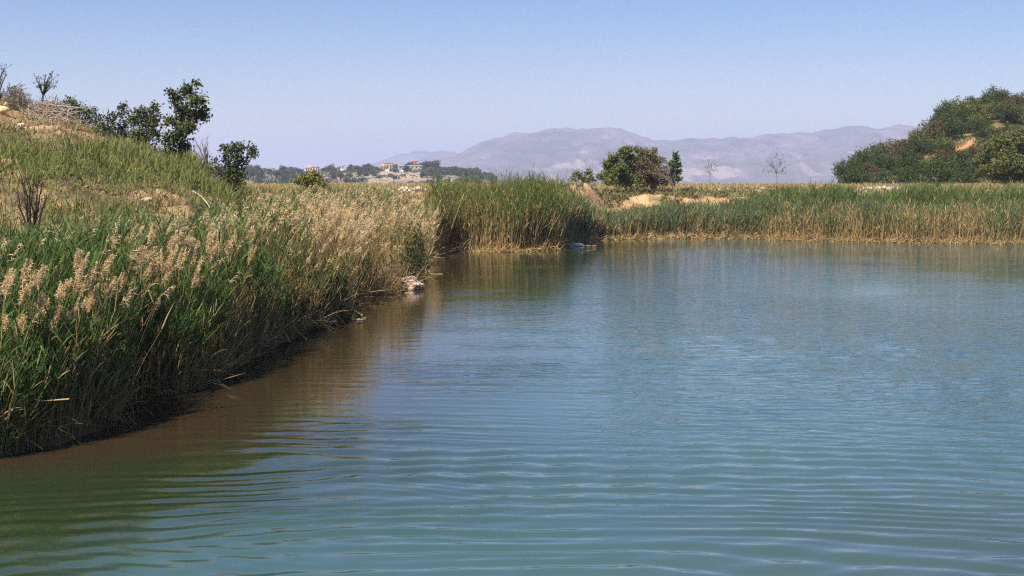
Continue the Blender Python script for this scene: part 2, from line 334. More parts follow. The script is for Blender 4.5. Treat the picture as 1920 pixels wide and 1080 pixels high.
# ------------------------------------------------------------ mountains
def mountains(name, Y0, depth, us, vs, seed, uext, amp=1.0):
    uu = np.linspace(uext[0], uext[1], 1100); rows = np.linspace(0, 1, 170); rows2 = np.linspace(1, 0, 30)[1:]
    V = []; C = []
    allr = [(r, 1) for r in rows] + [(r, -1) for r in rows2]
    for r, sgn in allr:
        Yc = Y0 - depth * (1 - r) if sgn > 0 else Y0 + depth * (1 - r)
        Xc = (uu - 960) / FP * Yc
        H = (CAMZ - (np.interp(uu, us, vs) - 335) / FP * Y0) + 30
        s = r ** 1.15
        fx = Xc / 260.0; fy = Yc / 260.0
        rid = 1 - abs(2 * fbm(fx * .9, fy * .5, 5, seed) - 1); rid2 = 1 - abs(2 * fbm(fx * 3.2 + fy * .5, fy * 1.1, 5, seed + 7) - 1)
        foot = 26 * fbm(fx * 1.5, fy * 1.5, 4, seed + 3)
        z = -30 + H * s * (1 - .45 * amp * (1 - s) * (1 - rid) * 2.4) + (1 - s) * foot * s * 2 + H * .2 * (rid2 - .75) * np.minimum(s * 3, 1) * (1 - s ** 4 * .8) + H * .10 * (fbm(fx * 6, fy * 5, 5, seed + 5) - .5)
        V.append(np.stack([Xc, np.full_like(Xc, Yc), z], 1))
        n = fbm(fx * 2, fy * 1.2, 5, seed + 11)[:, None]; lo = 1 - s
        c = np.array([.10, .085, .08]) * (.55 + 1.0 * n) ; k = sstep(.55, .66, n) * (.2 + .8 * sstep(.3, .8, lo))
        c = c * (1 - k) + np.array([.25, .20, .17]) * k; gk = sstep(.55, .4, n) if False else (1 - sstep(.36, .46, n)); c = c * (1 - gk * .6) + np.array([.07, .08, .045]) * gk * .6
        C.append(c)
    nu = len(uu); ny = len(allr); i = np.arange(ny - 1)[:, None] * nu + np.arange(nu - 1)[None]
    F = np.stack([i, i + 1, i + 1 + nu, i + nu], -1).reshape(-1, 4)
    o = mesh_obj(name, np.concatenate(V), F, M_SOIL_FAR, np.concatenate(C), smooth=True); props(o, kind='structure')
M_SOIL_FAR = mat_attr('mountain_rock', .95, 0, .05, .012)
mountains('mountains', 5600, 1900, [600, 690, 740, 790, 860, 900, 960, 1040, 1080, 1110, 1150, 1200, 1230, 1290, 1400, 1480, 1560, 1600, 1640, 1680, 1712, 1760, 1900, 2300, 3000],
          [352, 338, 314, 298, 290, 268, 252, 243, 244, 239, 240, 256, 266, 262, 258, 250, 244, 237, 241, 236, 241, 252, 262, 290, 330], 80, (560, 3400))
mountains('distant_ridge', 7600, 1500, [-2000, 200, 480, 560, 640, 700, 740, 780, 850, 900, 1500], [336, 336, 334, 331, 322, 308, 292, 283, 284, 296, 320], 95, (-2500, 1700))

# ------------------------------------------------------------ scatter helpers
def scatter(n, x0, x1, y0, y1): return RS.uniform(x0, x1, n), RS.uniform(y0, y1, n)
def reed_stems(mb, X, Y, H, cs, cl, cp=None, leaves=7, lean=(0, 0), lw=.018, plume=None, S=3, stem_w=.008, lsd=.10, ll=.42, lowleaf=.3):
    """reed stalks with long arching leaves; plume = bool mask of stalks that carry a feathery head"""
    N = len(X)
    if N == 0: return
    p0 = np.stack([X, Y, terr(X, Y) - .05], 1)
    d = np.stack([RS.normal(0, lsd, N) + lean[0], RS.normal(0, lsd, N) + lean[1], np.ones(N)], 1); d = norm(d)
    sw = np.stack([RS.normal(0, .07, N) + lean[0] * .4, RS.normal(0, .07, N), np.zeros(N)], 1)
    ribbons(mb, p0, d, H, np.full(N, stem_w), .02, cs * .45 + TAN * .35, cs, S=S, taper=(1, .9, .5), sway=sw)
    for k in range(leaves):
        t = RS.uniform(lowleaf, .97, N); az = RS.uniform(0, 2 * math.pi, N)
        p = p0 + d * (H * t)[:, None] + sw * (H * t ** 2)[:, None]; p[:, 2] -= .02 * H * t ** 2
        el = RS.uniform(1.0, 3.4, N)
        dd = np.stack([np.cos(az), np.sin(az), el], 1) + np.array([lean[0], lean[1], 0]) * 1.5
        ribbons(mb, p, dd, RS.uniform(.6, 1.15, N) * ll, RS.uniform(.7, 1.2, N) * lw, RS.uniform(.0, .45, N), cl * RS.uniform(.8, 1.2, (N, 1)), cl * RS.uniform(.85, 1.4, (N, 1)), S=S, taper=(.7, 1, .6, .03))
    return p0, d, sw
def plume_at(mb, base, d, L, col, n=26, ww=.012, side=None, sh=1.0):
    """feathery head: many fine drooping sprays along the top of each stalk"""
    N = len(base)
    if side is None: side = norm(np.stack([RS.normal(.8, .6, N), RS.normal(0, .5, N), np.zeros(N)], 1))
    for k in range(n):
        t = RS.uniform(0, 1, N); env = np.sin(np.clip(t * .92 + .08, 0, 1) * math.pi) ** .7
        p = base + d * (L * t)[:, None] + side * (L * .28 * t ** 2)[:, None]
        dd = d * RS.uniform(.5, 1.1, (N, 1)) + side * RS.uniform(-.2, 1.1, (N, 1)) + RS.normal(0, .45, (N, 3))
        ribbons(mb, p, dd, L * sh * (.13 + .32 * env) * RS.uniform(.6, 1.2, N), ww * RS.uniform(.7, 1.3, N), RS.uniform(.1, .7, N), jit(col, N, .22), jit(col, N, .22) * 1.1, S=2, taper=(.4, 1, .3))
def stuff(mb, name, label, cat, mat=None, group=None):
    return props(mb.build(name, mat or M_BLADE), label, cat, group, 'stuff')

GREEN = np.array([.075, .120, .032]); GREEN2 = np.array([.13, .165, .055]); TAN = np.array([.43, .30, .14]); PLUME = np.array([.60, .44, .25]); DRYB = np.array([.26, .17, .09])
# ------------------------------------------------------------ left reed bed
BWU = [-400, 0, 200, 300, 350, 450, 550, 650, 720, 790, 830]; BWV = [5, 5.2, 5.8, 7.5, 9.5, 17, 25, 31, 29, 16, 5]
VLU = [-300, 0, 100, 200, 300, 400, 450, 500, 550, 600, 700, 800]; VLV = [425, 428, 420, 408, 400, 396, 380, 364, 352, 350, 352, 354]
FLU = [800, 830, 880, 1000, 1040, 1062, 1090, 1120, 1150, 1200, 1300, 1400, 1440, 1480, 1600, 1650, 1700, 1900]; FLV = [346, 336, 330, 325, 326, 342, 368, 392, 402, 384, 384, 378, 364, 352, 347, 358, 341, 335]
def cap(X, Y, H, tu, tv, amt=14):
    u = UP(X, Y); v = np.interp(u, tu, tv) + RS.uniform(-.35, 1, len(X)) * amt
    return np.minimum(H, CAMZ - (v - 335) / FP * Y - terr(X, Y))
def left_bed(n, x0, x1, y0, y1, ret_edge=False):
    X, Y = scatter(n, x0, x1, y0, y1); u = UP(X, Y); d = Y - Ysh(u); bw = np.interp(u, BWU, BWV)
    ok = (d > -.25) & (d < bw * (.85 + .3 * fbm(X * .5, Y * .5, 3, 110))) & (u > -260) & (u < 828)
    ok &= ~((u > 738) & (u < 792) & (d < 1.3))
    return X[ok], Y[ok], u[ok], d[ok], bw[ok]
mg, md, mp = MB(), MB(), MB()
for (n, x0, x1, y0, y1, lv, lw, sw_, S) in [(24000, -18.5, -5, 15, 26, 8, .017, .006, 3), (20000, -18, -3, 26, 40, 7, .021, .009, 3), (22000, -17, -2, 40, 76, 5, .026, .014, 2)]:
    X, Y, u, d, bw = left_bed(n, x0, x1, y0, y1)
    pn = fbm(X * .45, Y * .3, 3, 120); e = sstep(480, 640, u) * (1 - sstep(5, 12, d + 8 * (pn - .5)))
    pdry = np.clip(.30 + .9 * (pn - .5) + .62 * e + .12 * sstep(200, 420, u) + .2 * (d < 1.0), .04, .88)
    dry = RS.uniform(size=len(X)) < pdry
    hn = fbm(X * .9, Y * .9, 3, 125)
    H = (1.45 + 1.2 * hn) * (1 - .22 * sstep(420, 700, u)) * RS.uniform(.8, 1.1, len(X)) * (.72 + .28 * sstep(-.2, 1.6, d))
    H = H * (1 - .3 * sstep(740, 800, u)); H = cap(X, Y, H, VLU, VLV); ok = H > .45
    X, Y, u, d, bw, pn, e, pdry, dry, H = [q_[ok] for q_ in (X, Y, u, d, bw, pn, e, pdry, dry, H)]
    lean = (.07, -.02)
    ok = (fbm(X * 1.3, Y * 1.3, 3, 127) > .44) | (RS.uniform(size=len(X)) < .22)
    X, Y, u, d, bw, pn, e, pdry, dry, H = [q_[ok] for q_ in (X, Y, u, d, bw, pn, e, pdry, dry, H)]
    gcol = GREEN + (GREEN2 - GREEN) * vnoise(X * .7, Y * .7, 130)[:, None]
    g_ = ~dry; reed_stems(mg, X[g_], Y[g_], H[g_], jit(GREEN * 1.1, g_.sum()), jit(gcol[g_], g_.sum(), .3, .12), leaves=lv, lean=lean, lw=lw, S=S, stem_w=sw_)
    k = dry
    dcol = jit(TAN * .8, k.sum(), .35, .08); r = reed_stems(md, X[k], Y[k], H[k], dcol, jit(TAN * .75 * (1 - .35 * vnoise(X * 1.1, Y, 133)[k][:, None]), k.sum(), .3), leaves=3, lean=(.16, -.03), lw=lw * .8, S=S, stem_w=sw_ * .85)
    p0, dd, sw = r; Hk = H[k]; pl = (RS.uniform(size=k.sum()) < .42 + .12 * e[k]) & (d[k] > .2)
    top = p0 + dd * (Hk * .93)[:, None] + sw * (Hk * .93 ** 2)[:, None]
    plume_at(mp, top[pl], norm(dd[pl] + sw[pl] * 2), RS.uniform(.16, .3, pl.sum()), PLUME, sh=.8, n=28 if y1 < 41 else 14, ww=.007 if y0 < 20 else (.012 if y0 < 30 else .018))
n = 15000; u = RS.uniform(-250, 660, n); Y = Ysh(u) + RS.uniform(-.25, 1.3, n); X = (u - 960) / FP * Y
ok = (fbm(X * 1.8, Y * 1.8, 3, 128) > .38 + .16 * sstep(380, 640, u)) & (Y < 34) & (RS.uniform(size=n) < 1 - .6 * sstep(380, 640, u)); u, X, Y = u[ok], X[ok], Y[ok]; n = len(u); H = (1.0 + 1.35 * fbm(X * 1.1, Y * 1.1, 3, 129)) * RS.uniform(.6, 1.05, n) * (1 - .4 * sstep(420, 640, u))
H = cap(X, Y, H, [-300, 0, 100, 200, 300, 400, 500, 660], [500, 500, 492, 476, 452, 440, 440, 450], 40); ok = H > .3; u, X, Y, H = u[ok], X[ok], Y[ok], H[ok]; n = len(u)
k = RS.uniform(size=n) < .58 - .35 * sstep(300, 600, u) + 1.0 * (fbm(X * .8, Y * .8, 3, 131) - .5)
reed_stems(mg, X[k], Y[k], H[k], jit([.12, .14, .05], k.sum(), .3), jit(GREEN * 1.1, k.sum(), .35, .12), leaves=7, lean=(.05, -.02), lw=.017, stem_w=.008, lsd=.06, lowleaf=.35)
k = ~k; reed_stems(md, X[k], Y[k], H[k] * .8, jit(TAN * .8, k.sum(), .35), jit(TAN * .7, k.sum(), .3), leaves=3, lean=(.08, -.05), lw=.014, stem_w=.008, lsd=.09)
stuff(mg, 'green_reeds', 'dense green reeds crowding the left bank down to the water', 'reeds')
stuff(md, 'dry_reeds', 'dry tan stalks mixed through the reeds on the left bank', 'reeds')
stuff(mp, 'reed_plumes', 'small feathery tan seed heads massed over the left reed bed', 'reed plumes')

# thicket at the water line, dark green leaves low in the reeds, and broken straw
mt, ms = MB(), MB()
for (uc, wu, n, z1) in [(640, 26, 5200, .95), (600, 40, 4200, .8), (540, 40, 2600, .7), (460, 45, 3000, .7), (330, 60, 2600, .6), (770, 22, 2600, 1.2)]:
    u = RS.normal(uc, wu, n); Ys = Ysh(u); dY = RS.exponential(.55, n) - .25; Y = Ys + dY; X = (u - 960) / FP * Y
    cl = fbm(X * 2.5, Y * 2.5, 3, 140); ok = cl > .42; u, X, Y = u[ok], X[ok], Y[ok]
    if uc == 770: Y += 1.5
    z = np.maximum(terr(X, Y), 0) + RS.uniform(0, 1, len(X)) ** 1.2 * z1 * (.5 + cl[ok])
    leafcards(mt, np.stack([X, Y, z], 1), RS.uniform(.05, .11, len(X)), jit([.085, .105, .03], len(X), .4, .15))
stuff(mt, 'leafy_undergrowth', 'low dark green leafy growth where the left reeds meet the water', 'undergrowth', M_LEAF)
n = 3000; u = RS.uniform(-60, 820, n); Y = Ysh(u) + RS.exponential(.35, n) - .12; X = (u - 960) / FP * Y; ok = (Y < 66)
ok &= (u > 170) | (RS.uniform(size=n) < .3)
u, X, Y = u[ok], X[ok], Y[ok]; N = len(X); p = np.stack([X, Y, np.maximum(terr(X, Y), -.05)], 1)
dd = np.stack([RS.normal(.3, .5, N), RS.normal(-.15, .4, N), RS.uniform(.3, 2.2, N)], 1)
ribbons(ms, p, dd, RS.uniform(.25, 1.0, N), RS.uniform(.010, .018, N) * np.clip(Y / 26, .8, 2), RS.uniform(0, .9, N), jit(TAN * .8, N, .4), jit(TAN, N, .35), S=3)
stuff(ms, 'broken_straw', 'broken and bent straw along the foot of the left reeds', 'straw')

# ------------------------------------------------------------ far bank reeds
mg, md, mr = MB(), MB(), MB()
def far_bed(n, u0, u1, w0, w1, H0, H1, pd, gcol, lean=(0.03, 0), leaves=5, dens=None):
    """reeds between u0..u1 in a strip w0..w1 metres behind the water line"""
    u = RS.uniform(u0, u1, n); Y = Ysh(u) + RS.uniform(w0, w1, n); X = (u - 960) / FP * Y
    hn = fbm(X * .7, Y * .7, 3, 150); H = H0 + (H1 - H0) * (u - u0) / (u1 - u0); H = H * (.8 + .4 * hn) * RS.uniform(.82, 1.08, n)
    H = cap(X, Y, H, FLU, FLV, 22) * (.74 + .5 * fbm(X * .7, Y * .7, 3, 151)) * RS.uniform(.78, 1.06, n); ok = H > .3; u, X, Y, H = u[ok], X[ok], Y[ok], H[ok]; n = len(u)
    dry = RS.uniform(size=n) < pd + .8 * (fbm(X * .6, Y * .3, 3, 155) - .5)
    g_ = ~dry; reed_stems(mg, X[g_], Y[g_], H[g_], jit(gcol, g_.sum()), jit(gcol, g_.sum(), .35, .12), leaves=leaves, lean=lean, lw=.03, S=2, stem_w=.016, ll=.45)
    k = dry; r = reed_stems(md, X[k], Y[k], H[k] * RS.uniform(.6, .98, k.sum()), jit(TAN, k.sum(), .3), jit(TAN * .9, k.sum(), .3), leaves=3, lean=lean, lw=.03, S=2, stem_w=.02, lowleaf=.1)
    return r
far_bed(7500, 806, 1055, 0, 6, 3.0, 3.15, .42, np.array([.115, .138, .036]))
far_bed(3000, 930, 1085, -.1, 1.6, 2.7, 2.4, .92, GREEN)
far_bed(2300, 1055, 1150, 0, 3.2, 2.5, 1.7, .45, np.array([.075, .115, .05]))
far_bed(5600, 1140, 1440, 0, 3.0, 1.6, 1.65, .38, np.array([.115, .145, .065]))
far_bed(6500, 1360, 2050, 2.2, 6.2, 2.0, 2.3,   .25, np.array([.085, .125, .035]), leaves=6)
far_bed(7500, 1420, 2050, -.1, 2.4, 1.6, 2.1, .74, np.array([.10, .135, .055]))
far_bed(3200, 1640, 2050, 3.5, 9, 2.0, 2.35, .22, np.array([.125, .155, .055]), leaves=6)
far_bed(1500, 1240, 1420, 3, 6, .9, 1.0, .3, np.array([.08, .13, .05]))
# trampled straw rim at the water line
n = 9000; u = RS.uniform(800, 2050, n); Y = Ysh(u) + RS.exponential(.5, n) - .3; X = (u - 960) / FP * Y; N = n
p = np.stack([X, Y, np.maximum(terr(X, Y), -.02)], 1)
dd = np.stack([RS.normal(.1, .7, N), RS.normal(-.2, .6, N), RS.uniform(.0, 1.5, N)], 1)
ribbons(mr, p, dd, RS.uniform(.2, .75, N), RS.uniform(.02, .035, N), RS.uniform(0, .8, N), jit(TAN * .9, N, .4), jit(TAN * 1.15, N, .3), S=2)
stuff(mg, 'far_green_reeds', 'tall green reeds lining the far shore of the pond', 'reeds')
stuff(md, 'far_dry_reeds', 'pale straw coloured reeds standing along the far shore', 'reeds')
stuff(mr, 'far_straw_rim', 'low bleached straw at the far water line', 'straw')

# ------------------------------------------------------------ grass
def grass(mb, X, Y, L, c0, c1, wd, S=2, el=1.5, sd=.5):
    N = len(X); p = np.stack([X, Y, terr(X, Y) - .03], 1)
    dd = np.stack([RS.normal(.08, sd, N), RS.normal(0, sd, N), np.full(N, el)], 1)
    ribbons(mb, p, dd, L, wd, RS.uniform(.0, .5, N), c0, c1, S=S, taper=(.8, 1, .05))
ma, mb_ = MB(), MB()
n = 230000; X, Y = scatter(n, -34, -6, 20, 66); u = UP(X, Y); d = Y - Ysh(u); bw = np.interp(u, BWU, BWV)
cn = fbm(X * .5, Y * .5, 4, 160); ok = (u > -120) & (u < 520) & (d > bw * .8) & ((cn > .36) | (RS.uniform(size=n) < .35)) & ((Y < 45) | (u > 210) | (cn > .55) | (RS.uniform(size=n) < .22))
X, Y, u, cn = X[ok], Y[ok], u[ok], cn[ok]
z = terr(X, Y); vv = 335 + (CAMZ - z) / Y * FP          # height on the slope decides what grows there
vtop = np.interp(u, [0, 130, 200, 250, 350, 430, 520], [300, 296, 292, 292, 302, 340, 345])
lush = 1 - sstep(vtop + 25, vtop + 70, vv + 110 * (cn - .5))
lush = lush * sstep(vtop - 22, vtop - 4, vv + 20 * (cn - .5)) * (1 - sstep(400, 470, u)); lush = np.clip(lush, 0, 1)
low = sstep(385, 400, vv) * (u < 330)
isg = RS.uniform(size=len(X)) < np.clip(lush * .72 + .08 + .5 * low, 0, 1)
gc = np.array([.12, .155, .038]); gc2 = np.array([.29, .27, .09]); bc = np.array([.19, .145, .075]); bc2 = np.array([.36, .26, .14])
k = isg; N = k.sum(); grass(ma, X[k], Y[k], RS.uniform(.28, .78, N), jit(gc * .8, N, .35), jit(gc + (gc2 - gc) * RS.uniform(0, 1, (N, 1)), N, .25), RS.uniform(.015, .03, N) * np.clip(Y[k] / 40, .7, 1.3))
k = ~isg; N = k.sum(); grass(mb_, X[k], Y[k], RS.uniform(.12, .38, N), jit(bc * .8, N, .4), jit(bc + (bc2 - bc) * RS.uniform(0, 1, (N, 1)), N, .3), RS.uniform(.012, .024, N) * np.clip(Y[k] / 40, .7, 1.3), sd=.8)
stuff(ma, 'green_hill_grass', 'bright yellow green grass covering the left hillside', 'grass')
stuff(mb_, 'dry_hill_grass', 'short brown dry grass patches on the left hillside', 'grass')
# weeds on the slope (small leaves)
mw = MB(); n = 60000; X, Y = scatter(n, -34, -6, 22, 66); u = UP(X, Y); d = Y - Ysh(u); bw = np.interp(u, BWU, BWV); cn = fbm(X * .9, Y * .9, 4, 170)
ok = (u > -120) & (u < 560) & (d > bw * .85) & (cn > .5); X, Y = X[ok], Y[ok]; N = len(X)
leafcards(mw, np.stack([X, Y, terr(X, Y) + RS.uniform(0, .35, N)], 1), RS.uniform(.05, .11, N), jit([.10, .125, .045], N, .4, .2))
stuff(mw, 'hillside_weeds', 'low leafy weeds scattered over the left hillside', 'weeds', M_LEAF)
BRN_ = np.array([.17, .14, .07])
# plateau: dry straw coloured grass, mixed weeds over the mounds
mp_ = MB(); n = 60000; u = RS.uniform(430, 2050, n); Y = 74 + 86 * RS.uniform(0, 1, n) ** 1.6; X = (u - 960) / FP * Y
ok = (Y - Ysh(u) > 2.5) & ((fbm(X * .8, Y * .8, 3, 180) > .45) | (Y > 88)); om = np.zeros(n)
for (mu, mY, rx, ry, h) in MOUNDS[:5]: om = np.maximum(om, np.exp(-((X - (mu - 960) / FP * mY) / rx) ** 2 - ((Y - mY + .6) / ry) ** 2))
ok &= RS.uniform(size=n) > om * 1.1 * sstep(.42, .55, fbm(X * 1.4, Y * 1.4, 3, 181)); u, X, Y = u[ok], X[ok], Y[ok]; N = len(X)
mixg = (RS.uniform(size=N) < .35 * (Y < 95) + .12)[:, None]; c = np.where(mixg, np.array([.11, .13, .05]), np.array([.37, .28, .13]))
grass(mp_, X, Y, RS.uniform(.2, .5, N), jit(c * .8, N, .3), jit(c, N, .3), RS.uniform(.03, .06, N) * np.clip(Y / 90, .8, 1.6))
n = 22000; u = RS.uniform(1080, 1480, n); Y = RS.uniform(75.5, 90, n); X = (u - 960) / FP * Y; om = np.zeros(n)
for (mu, mY, rx, ry, h) in MOUNDS[:4]: om = np.maximum(om, np.exp(-((X - (mu - 960) / FP * mY) / rx) ** 2 - ((Y - mY + .6) / ry) ** 2))
ok = (fbm(X * .9, Y * .9, 4, 190) > .50 + .16 * sstep(.3, .7, om)); X, Y = X[ok], Y[ok]; N = len(X)
mbw = MB(); leafcards(mbw, np.stack([X, Y, terr(X, Y) + RS.uniform(0, .4, N) ** 1.3], 1), RS.uniform(.09, .2, N), jit([.13, .13, .05], N, .45, .2))
grass(mbw, X[::3], Y[::3], RS.uniform(.2, .7, len(X[::3])), jit(BRN_, len(X[::3]), .3), jit(BRN_ * 1.6, len(X[::3]), .3), RS.uniform(.02, .05, len(X[::3])))
stuff(mbw, 'bank_weeds', 'mixed dry and green weeds growing over the earth mounds of the far bank', 'weeds', M_LEAF)
stuff(mp_, 'plateau_grass', 'dry straw coloured grass on the flat land beyond the far reeds', 'grass')

# ------------------------------------------------------------ trees and bushes
BARK = np.array([.10, .075, .055]); BARKD = np.array([.045, .035, .03]); BARKG = np.array([.30, .24, .19])
def limb(mb, a, b, r0, r1, c, wob=.06, seg=5, n=6):
    a = np.asarray(a, float); b = np.asarray(b, float); L = np.linalg.norm(b - a); t = np.linspace(0, 1, seg + 1)[:, None]
    p = a + (b - a) * t; j = RS.normal(0, wob * L / seg, p.shape); j[0] = j[-1] = 0; p = p + j
    tube(mb, p, np.linspace(r0, r1, seg + 1), c, n); return p
def tree_px(name, label, cat, u, v, Yd, blobs, leafc, leaf=.11, dens=1.0, group=None, trunk_r=.07, bark=BARK, spread=.85, dead=0, stems=1, fat=1.0, tufts=20):
    """tree or bush whose crown is a set of leafy masses (u, v, radius in picture units) at the distance Yd"""
    base = np.array(TU(u, Yd)); root = empty(name, base); props(root, label, cat, group)
    tr = MB(); cr = MB(); pxm = Yd / FP
    blobs = [(a_, b_, c_ * fat) for a_, b_, c_ in blobs]; cs = [(P(bu, bv, Yd) + np.array([0, RS.normal(0, .45) * br * pxm * 1.5, 0]), br * pxm) for bu, bv, br in blobs]
    zmax = max(c[2] + r for c, r in cs); zmid = base[2] + .38 * (zmax - base[2])
    mid = np.array([np.mean([c[0] for c, r in cs]) * .5 + base[0] * .5, base[1], zmid])
    pts = []
    for s in range(stems):
        b0 = base + np.array([RS.normal(0, .12) if s else 0, RS.normal(0, .1) if s else 0, -.15])
        pts.append(limb(tr, b0, mid + RS.normal(0, .12, 3) * (s > 0), trunk_r * (1 if s == 0 else .7), trunk_r * .6, bark, .08))
    for i, (c, r) in enumerate(cs):
        pp = pts[i % stems]; st = pp[RS.randint(2, len(pp))] if c[2] > pp[-1][2] else pp[RS.randint(1, len(pp) - 1)]
        lb = limb(tr, st, c, trunk_r * .45, trunk_r * .16, bark, .1, 5, 5)
        nt_ = max(4, int(tufts * dens * (r / .35) ** 1.6)); tw = []
        for j in range(nt_):
            dv = norm(RS.normal(size=3) * np.array([1, 1, .85])); rr = r * spread * RS.uniform(.35, 1.12)
            q = c + dv * rr; tw.append(q)
            if j % 2 == 0: limb(tr, lb[RS.randint(2, 6)], q, trunk_r * .13, .004, bark, .08, 3, 3)
        tw = np.array(tw); m = 17; q = np.repeat(tw, m, 0) + RS.normal(0, .085 + .05 * r, (len(tw) * m, 3)) * np.array([1, 1, .8])
        tc = np.repeat(RS.uniform(.7, 1.35, (len(tw), 1)) * np.asarray(leafc), m, 0)
        leafcards(cr, q, RS.uniform(.65, 1.25, len(q)) * leaf, jit(1, len(q), .3, .1)[:, :1] * 0 + tc * RS.uniform(.7, 1.3, (len(q), 1)) * RS.uniform(.92, 1.08, (len(q), 3)))
        if dead:
            for j in range(dead):
                limb(tr, lb[RS.randint(2, 6)], c + norm(RS.normal(size=3) + np.array([0, 0, .8])) * r * RS.uniform(1, 1.6), trunk_r * .12, .004, bark * 1.5, .1, 3, 3)
    tr.build('trunk', M_WOOD, root, origin=None).location = -base
    cr.build('crown', M_LEAF, root).location = -base
    return root
DK = (.08, .092, .028); MID = (.09, .115, .04); BR = (.12, .10, .05); YG = (.17, .17, .035)
HG = None
tree_px('oak_tree', 'tallest leafy tree on the left hillside, its crown leaning right against the sky', 'tree', 338, 305, 52,
        [(368, 158, 7), (350, 172, 15), (330, 185, 14), (372, 192, 16), (345, 205, 20), (322, 172, 8), (372, 215, 18), (345, 232, 22), (318, 228, 12), (362, 240, 16), (330, 258, 18), (312, 266, 11), (345, 272, 14), (318, 282, 12), (382, 206, 8)], DK, leaf=.13, trunk_r=.07)
tree_px('oak_tree', 'round dark oak close left of the tallest hillside tree', 'tree', 275, 290, 53,
        [(262, 212, 15), (282, 206, 14), (250, 225, 14), (275, 232, 19), (292, 228, 12), (262, 252, 17), (286, 258, 15), (250, 262, 14), (272, 274, 14)], DK, leaf=.12, trunk_r=.06)
tree_px('oak_bush', 'brownish bush with a thin upright top beside the round dark oak', 'bush', 222, 275, 54,
        [(229, 200, 7), (228, 214, 9), (215, 224, 13), (236, 232, 13), (212, 242, 15), (232, 250, 15), (218, 262, 14)], (.085, .08, .035), leaf=.11, trunk_r=.05)
tree_px('oak_bush', 'ragged bush sprawling behind the brush pile on the left hilltop', 'bush', 140, 240, 55,
        [(128, 188, 10), (122, 200, 12), (140, 198, 12), (152, 206, 12), (165, 212, 11), (130, 214, 15), (150, 222, 15), (168, 228, 13)], (.085, .10, .04), leaf=.10, dens=.9, trunk_r=.05, stems=2)
tree_px('oak_bush', 'low olive bush between the brush pile and the hilltop oaks', 'bush', 182, 252, 53,
        [(176, 206, 8), (186, 222, 12), (194, 234, 11), (182, 242, 13), (196, 250, 11), (172, 250, 11)], (.10, .105, .04), leaf=.10, dens=.8, trunk_r=.04, stems=2)
tree_px('oak_sapling', 'small oak on the lower slope with branches reaching up and to the right', 'tree', 440, 348, 50,
        [(455, 272, 8), (440, 278, 12), (424, 280, 9), (466, 282, 10), (474, 290, 8), (445, 294, 13), (425, 298, 10), (455, 304, 9), (438, 314, 15), (432, 330, 14), (450, 328, 13), (445, 344, 12)], (.07, .085, .03), leaf=.115, trunk_r=.05)
tree_px('thorn_bush', 'dark tangled bush between the dead sapling and the small oak', 'bush', 410, 350, 50,
        [(402, 302, 8), (408, 318, 11), (392, 326, 11), (412, 334, 13), (398, 342, 12), (420, 342, 10)], (.065, .06, .03), leaf=.09, dens=.7, trunk_r=.035, stems=3, dead=3)
tree_px('broom_bush', 'yellow green rounded bush behind the green reeds in front of the village hill', 'bush', 580, 355, 84,
        [(572, 332, 9), (588, 332, 10), (560, 340, 9), (600, 342, 9), (580, 344, 12), (612, 350, 7)], YG, leaf=.16, trunk_r=.04, stems=2)
tree_px('fig_tree', 'broad green and brown leafed bush on the far bank beneath the mountain peak', 'bush', 1192, 346, 86,
        [(1178, 282, 9), (1165, 292, 12), (1182, 298, 13), (1150, 302, 12), (1142, 314, 11), (1160, 316, 15), (1180, 318, 15), (1146, 328, 11), (1168, 332, 12), (1190, 334, 12), (1140, 340, 9), (1158, 343, 10), (1178, 344, 10), (1198, 343, 9), (1133, 330, 8), (1148, 294, 6), (1194, 280, 6), (1166, 281, 5), (1137, 306, 6)], (.14, .155, .045), leaf=.13, trunk_r=.035, stems=3, fat=.97, tufts=36)
tree_px('fig_tree', 'brownish half of the far bank thicket, beside the leaning dead tree', 'bush', 1222, 346, 86.6,
        [(1208, 290, 12), (1222, 296, 12), (1202, 306, 15), (1230, 304, 12), (1215, 318, 15), (1200, 332, 13), (1232, 322, 12), (1240, 332, 10), (1218, 336, 12), (1208, 343, 9), (1228, 344, 9), (1246, 342, 8), (1192, 326, 12), (1196, 300, 12), (1246, 318, 9), (1242, 300, 6), (1226, 283, 6), (1210, 284, 6)], (.16, .125, .06), leaf=.12, trunk_r=.04, stems=3, dead=4, bark=BARKG * .7, fat=.97, tufts=32)
tree_px('young_tree', 'narrow green tree standing right of the leaning dead tree on the far bank', 'tree', 1262, 345, 87,
        [(1268, 290, 4), (1266, 298, 6), (1260, 308, 8), (1270, 310, 7), (1258, 322, 9), (1272, 324, 7), (1264, 336, 10), (1275, 334, 6)], (.075, .115, .04), leaf=.15, trunk_r=.04)
tree_px('low_bush', 'low yellowish bush on the bank above the left orange earth mound', 'bush', 1098, 346, 84,
        [(1082, 326, 7), (1092, 334, 8), (1104, 326, 8), (1112, 334, 8), (1124, 332, 7), (1074, 336, 6), (1100, 338, 8)], (.12, .12, .04), leaf=.13, dens=.9, trunk_r=.03, stems=3, dead=4)
tree_px('broad_tree', 'big yellowish tree in front of the wooded hill at the picture edge', 'tree', 1885, 352, 120,
        [(1905, 262, 16), (1880, 268, 15), (1928, 258, 16), (1862, 280, 15), (1890, 288, 18), (1916, 285, 18), (1850, 300, 14), (1875, 306, 17), (1902, 308, 18), (1935, 295, 20), (1846, 318, 11), (1866, 324, 14), (1892, 328, 16), (1918, 326, 16), (1945, 320, 18)], (.105, .115, .035), leaf=.2, trunk_r=.1, stems=3, fat=1.15, tufts=18)

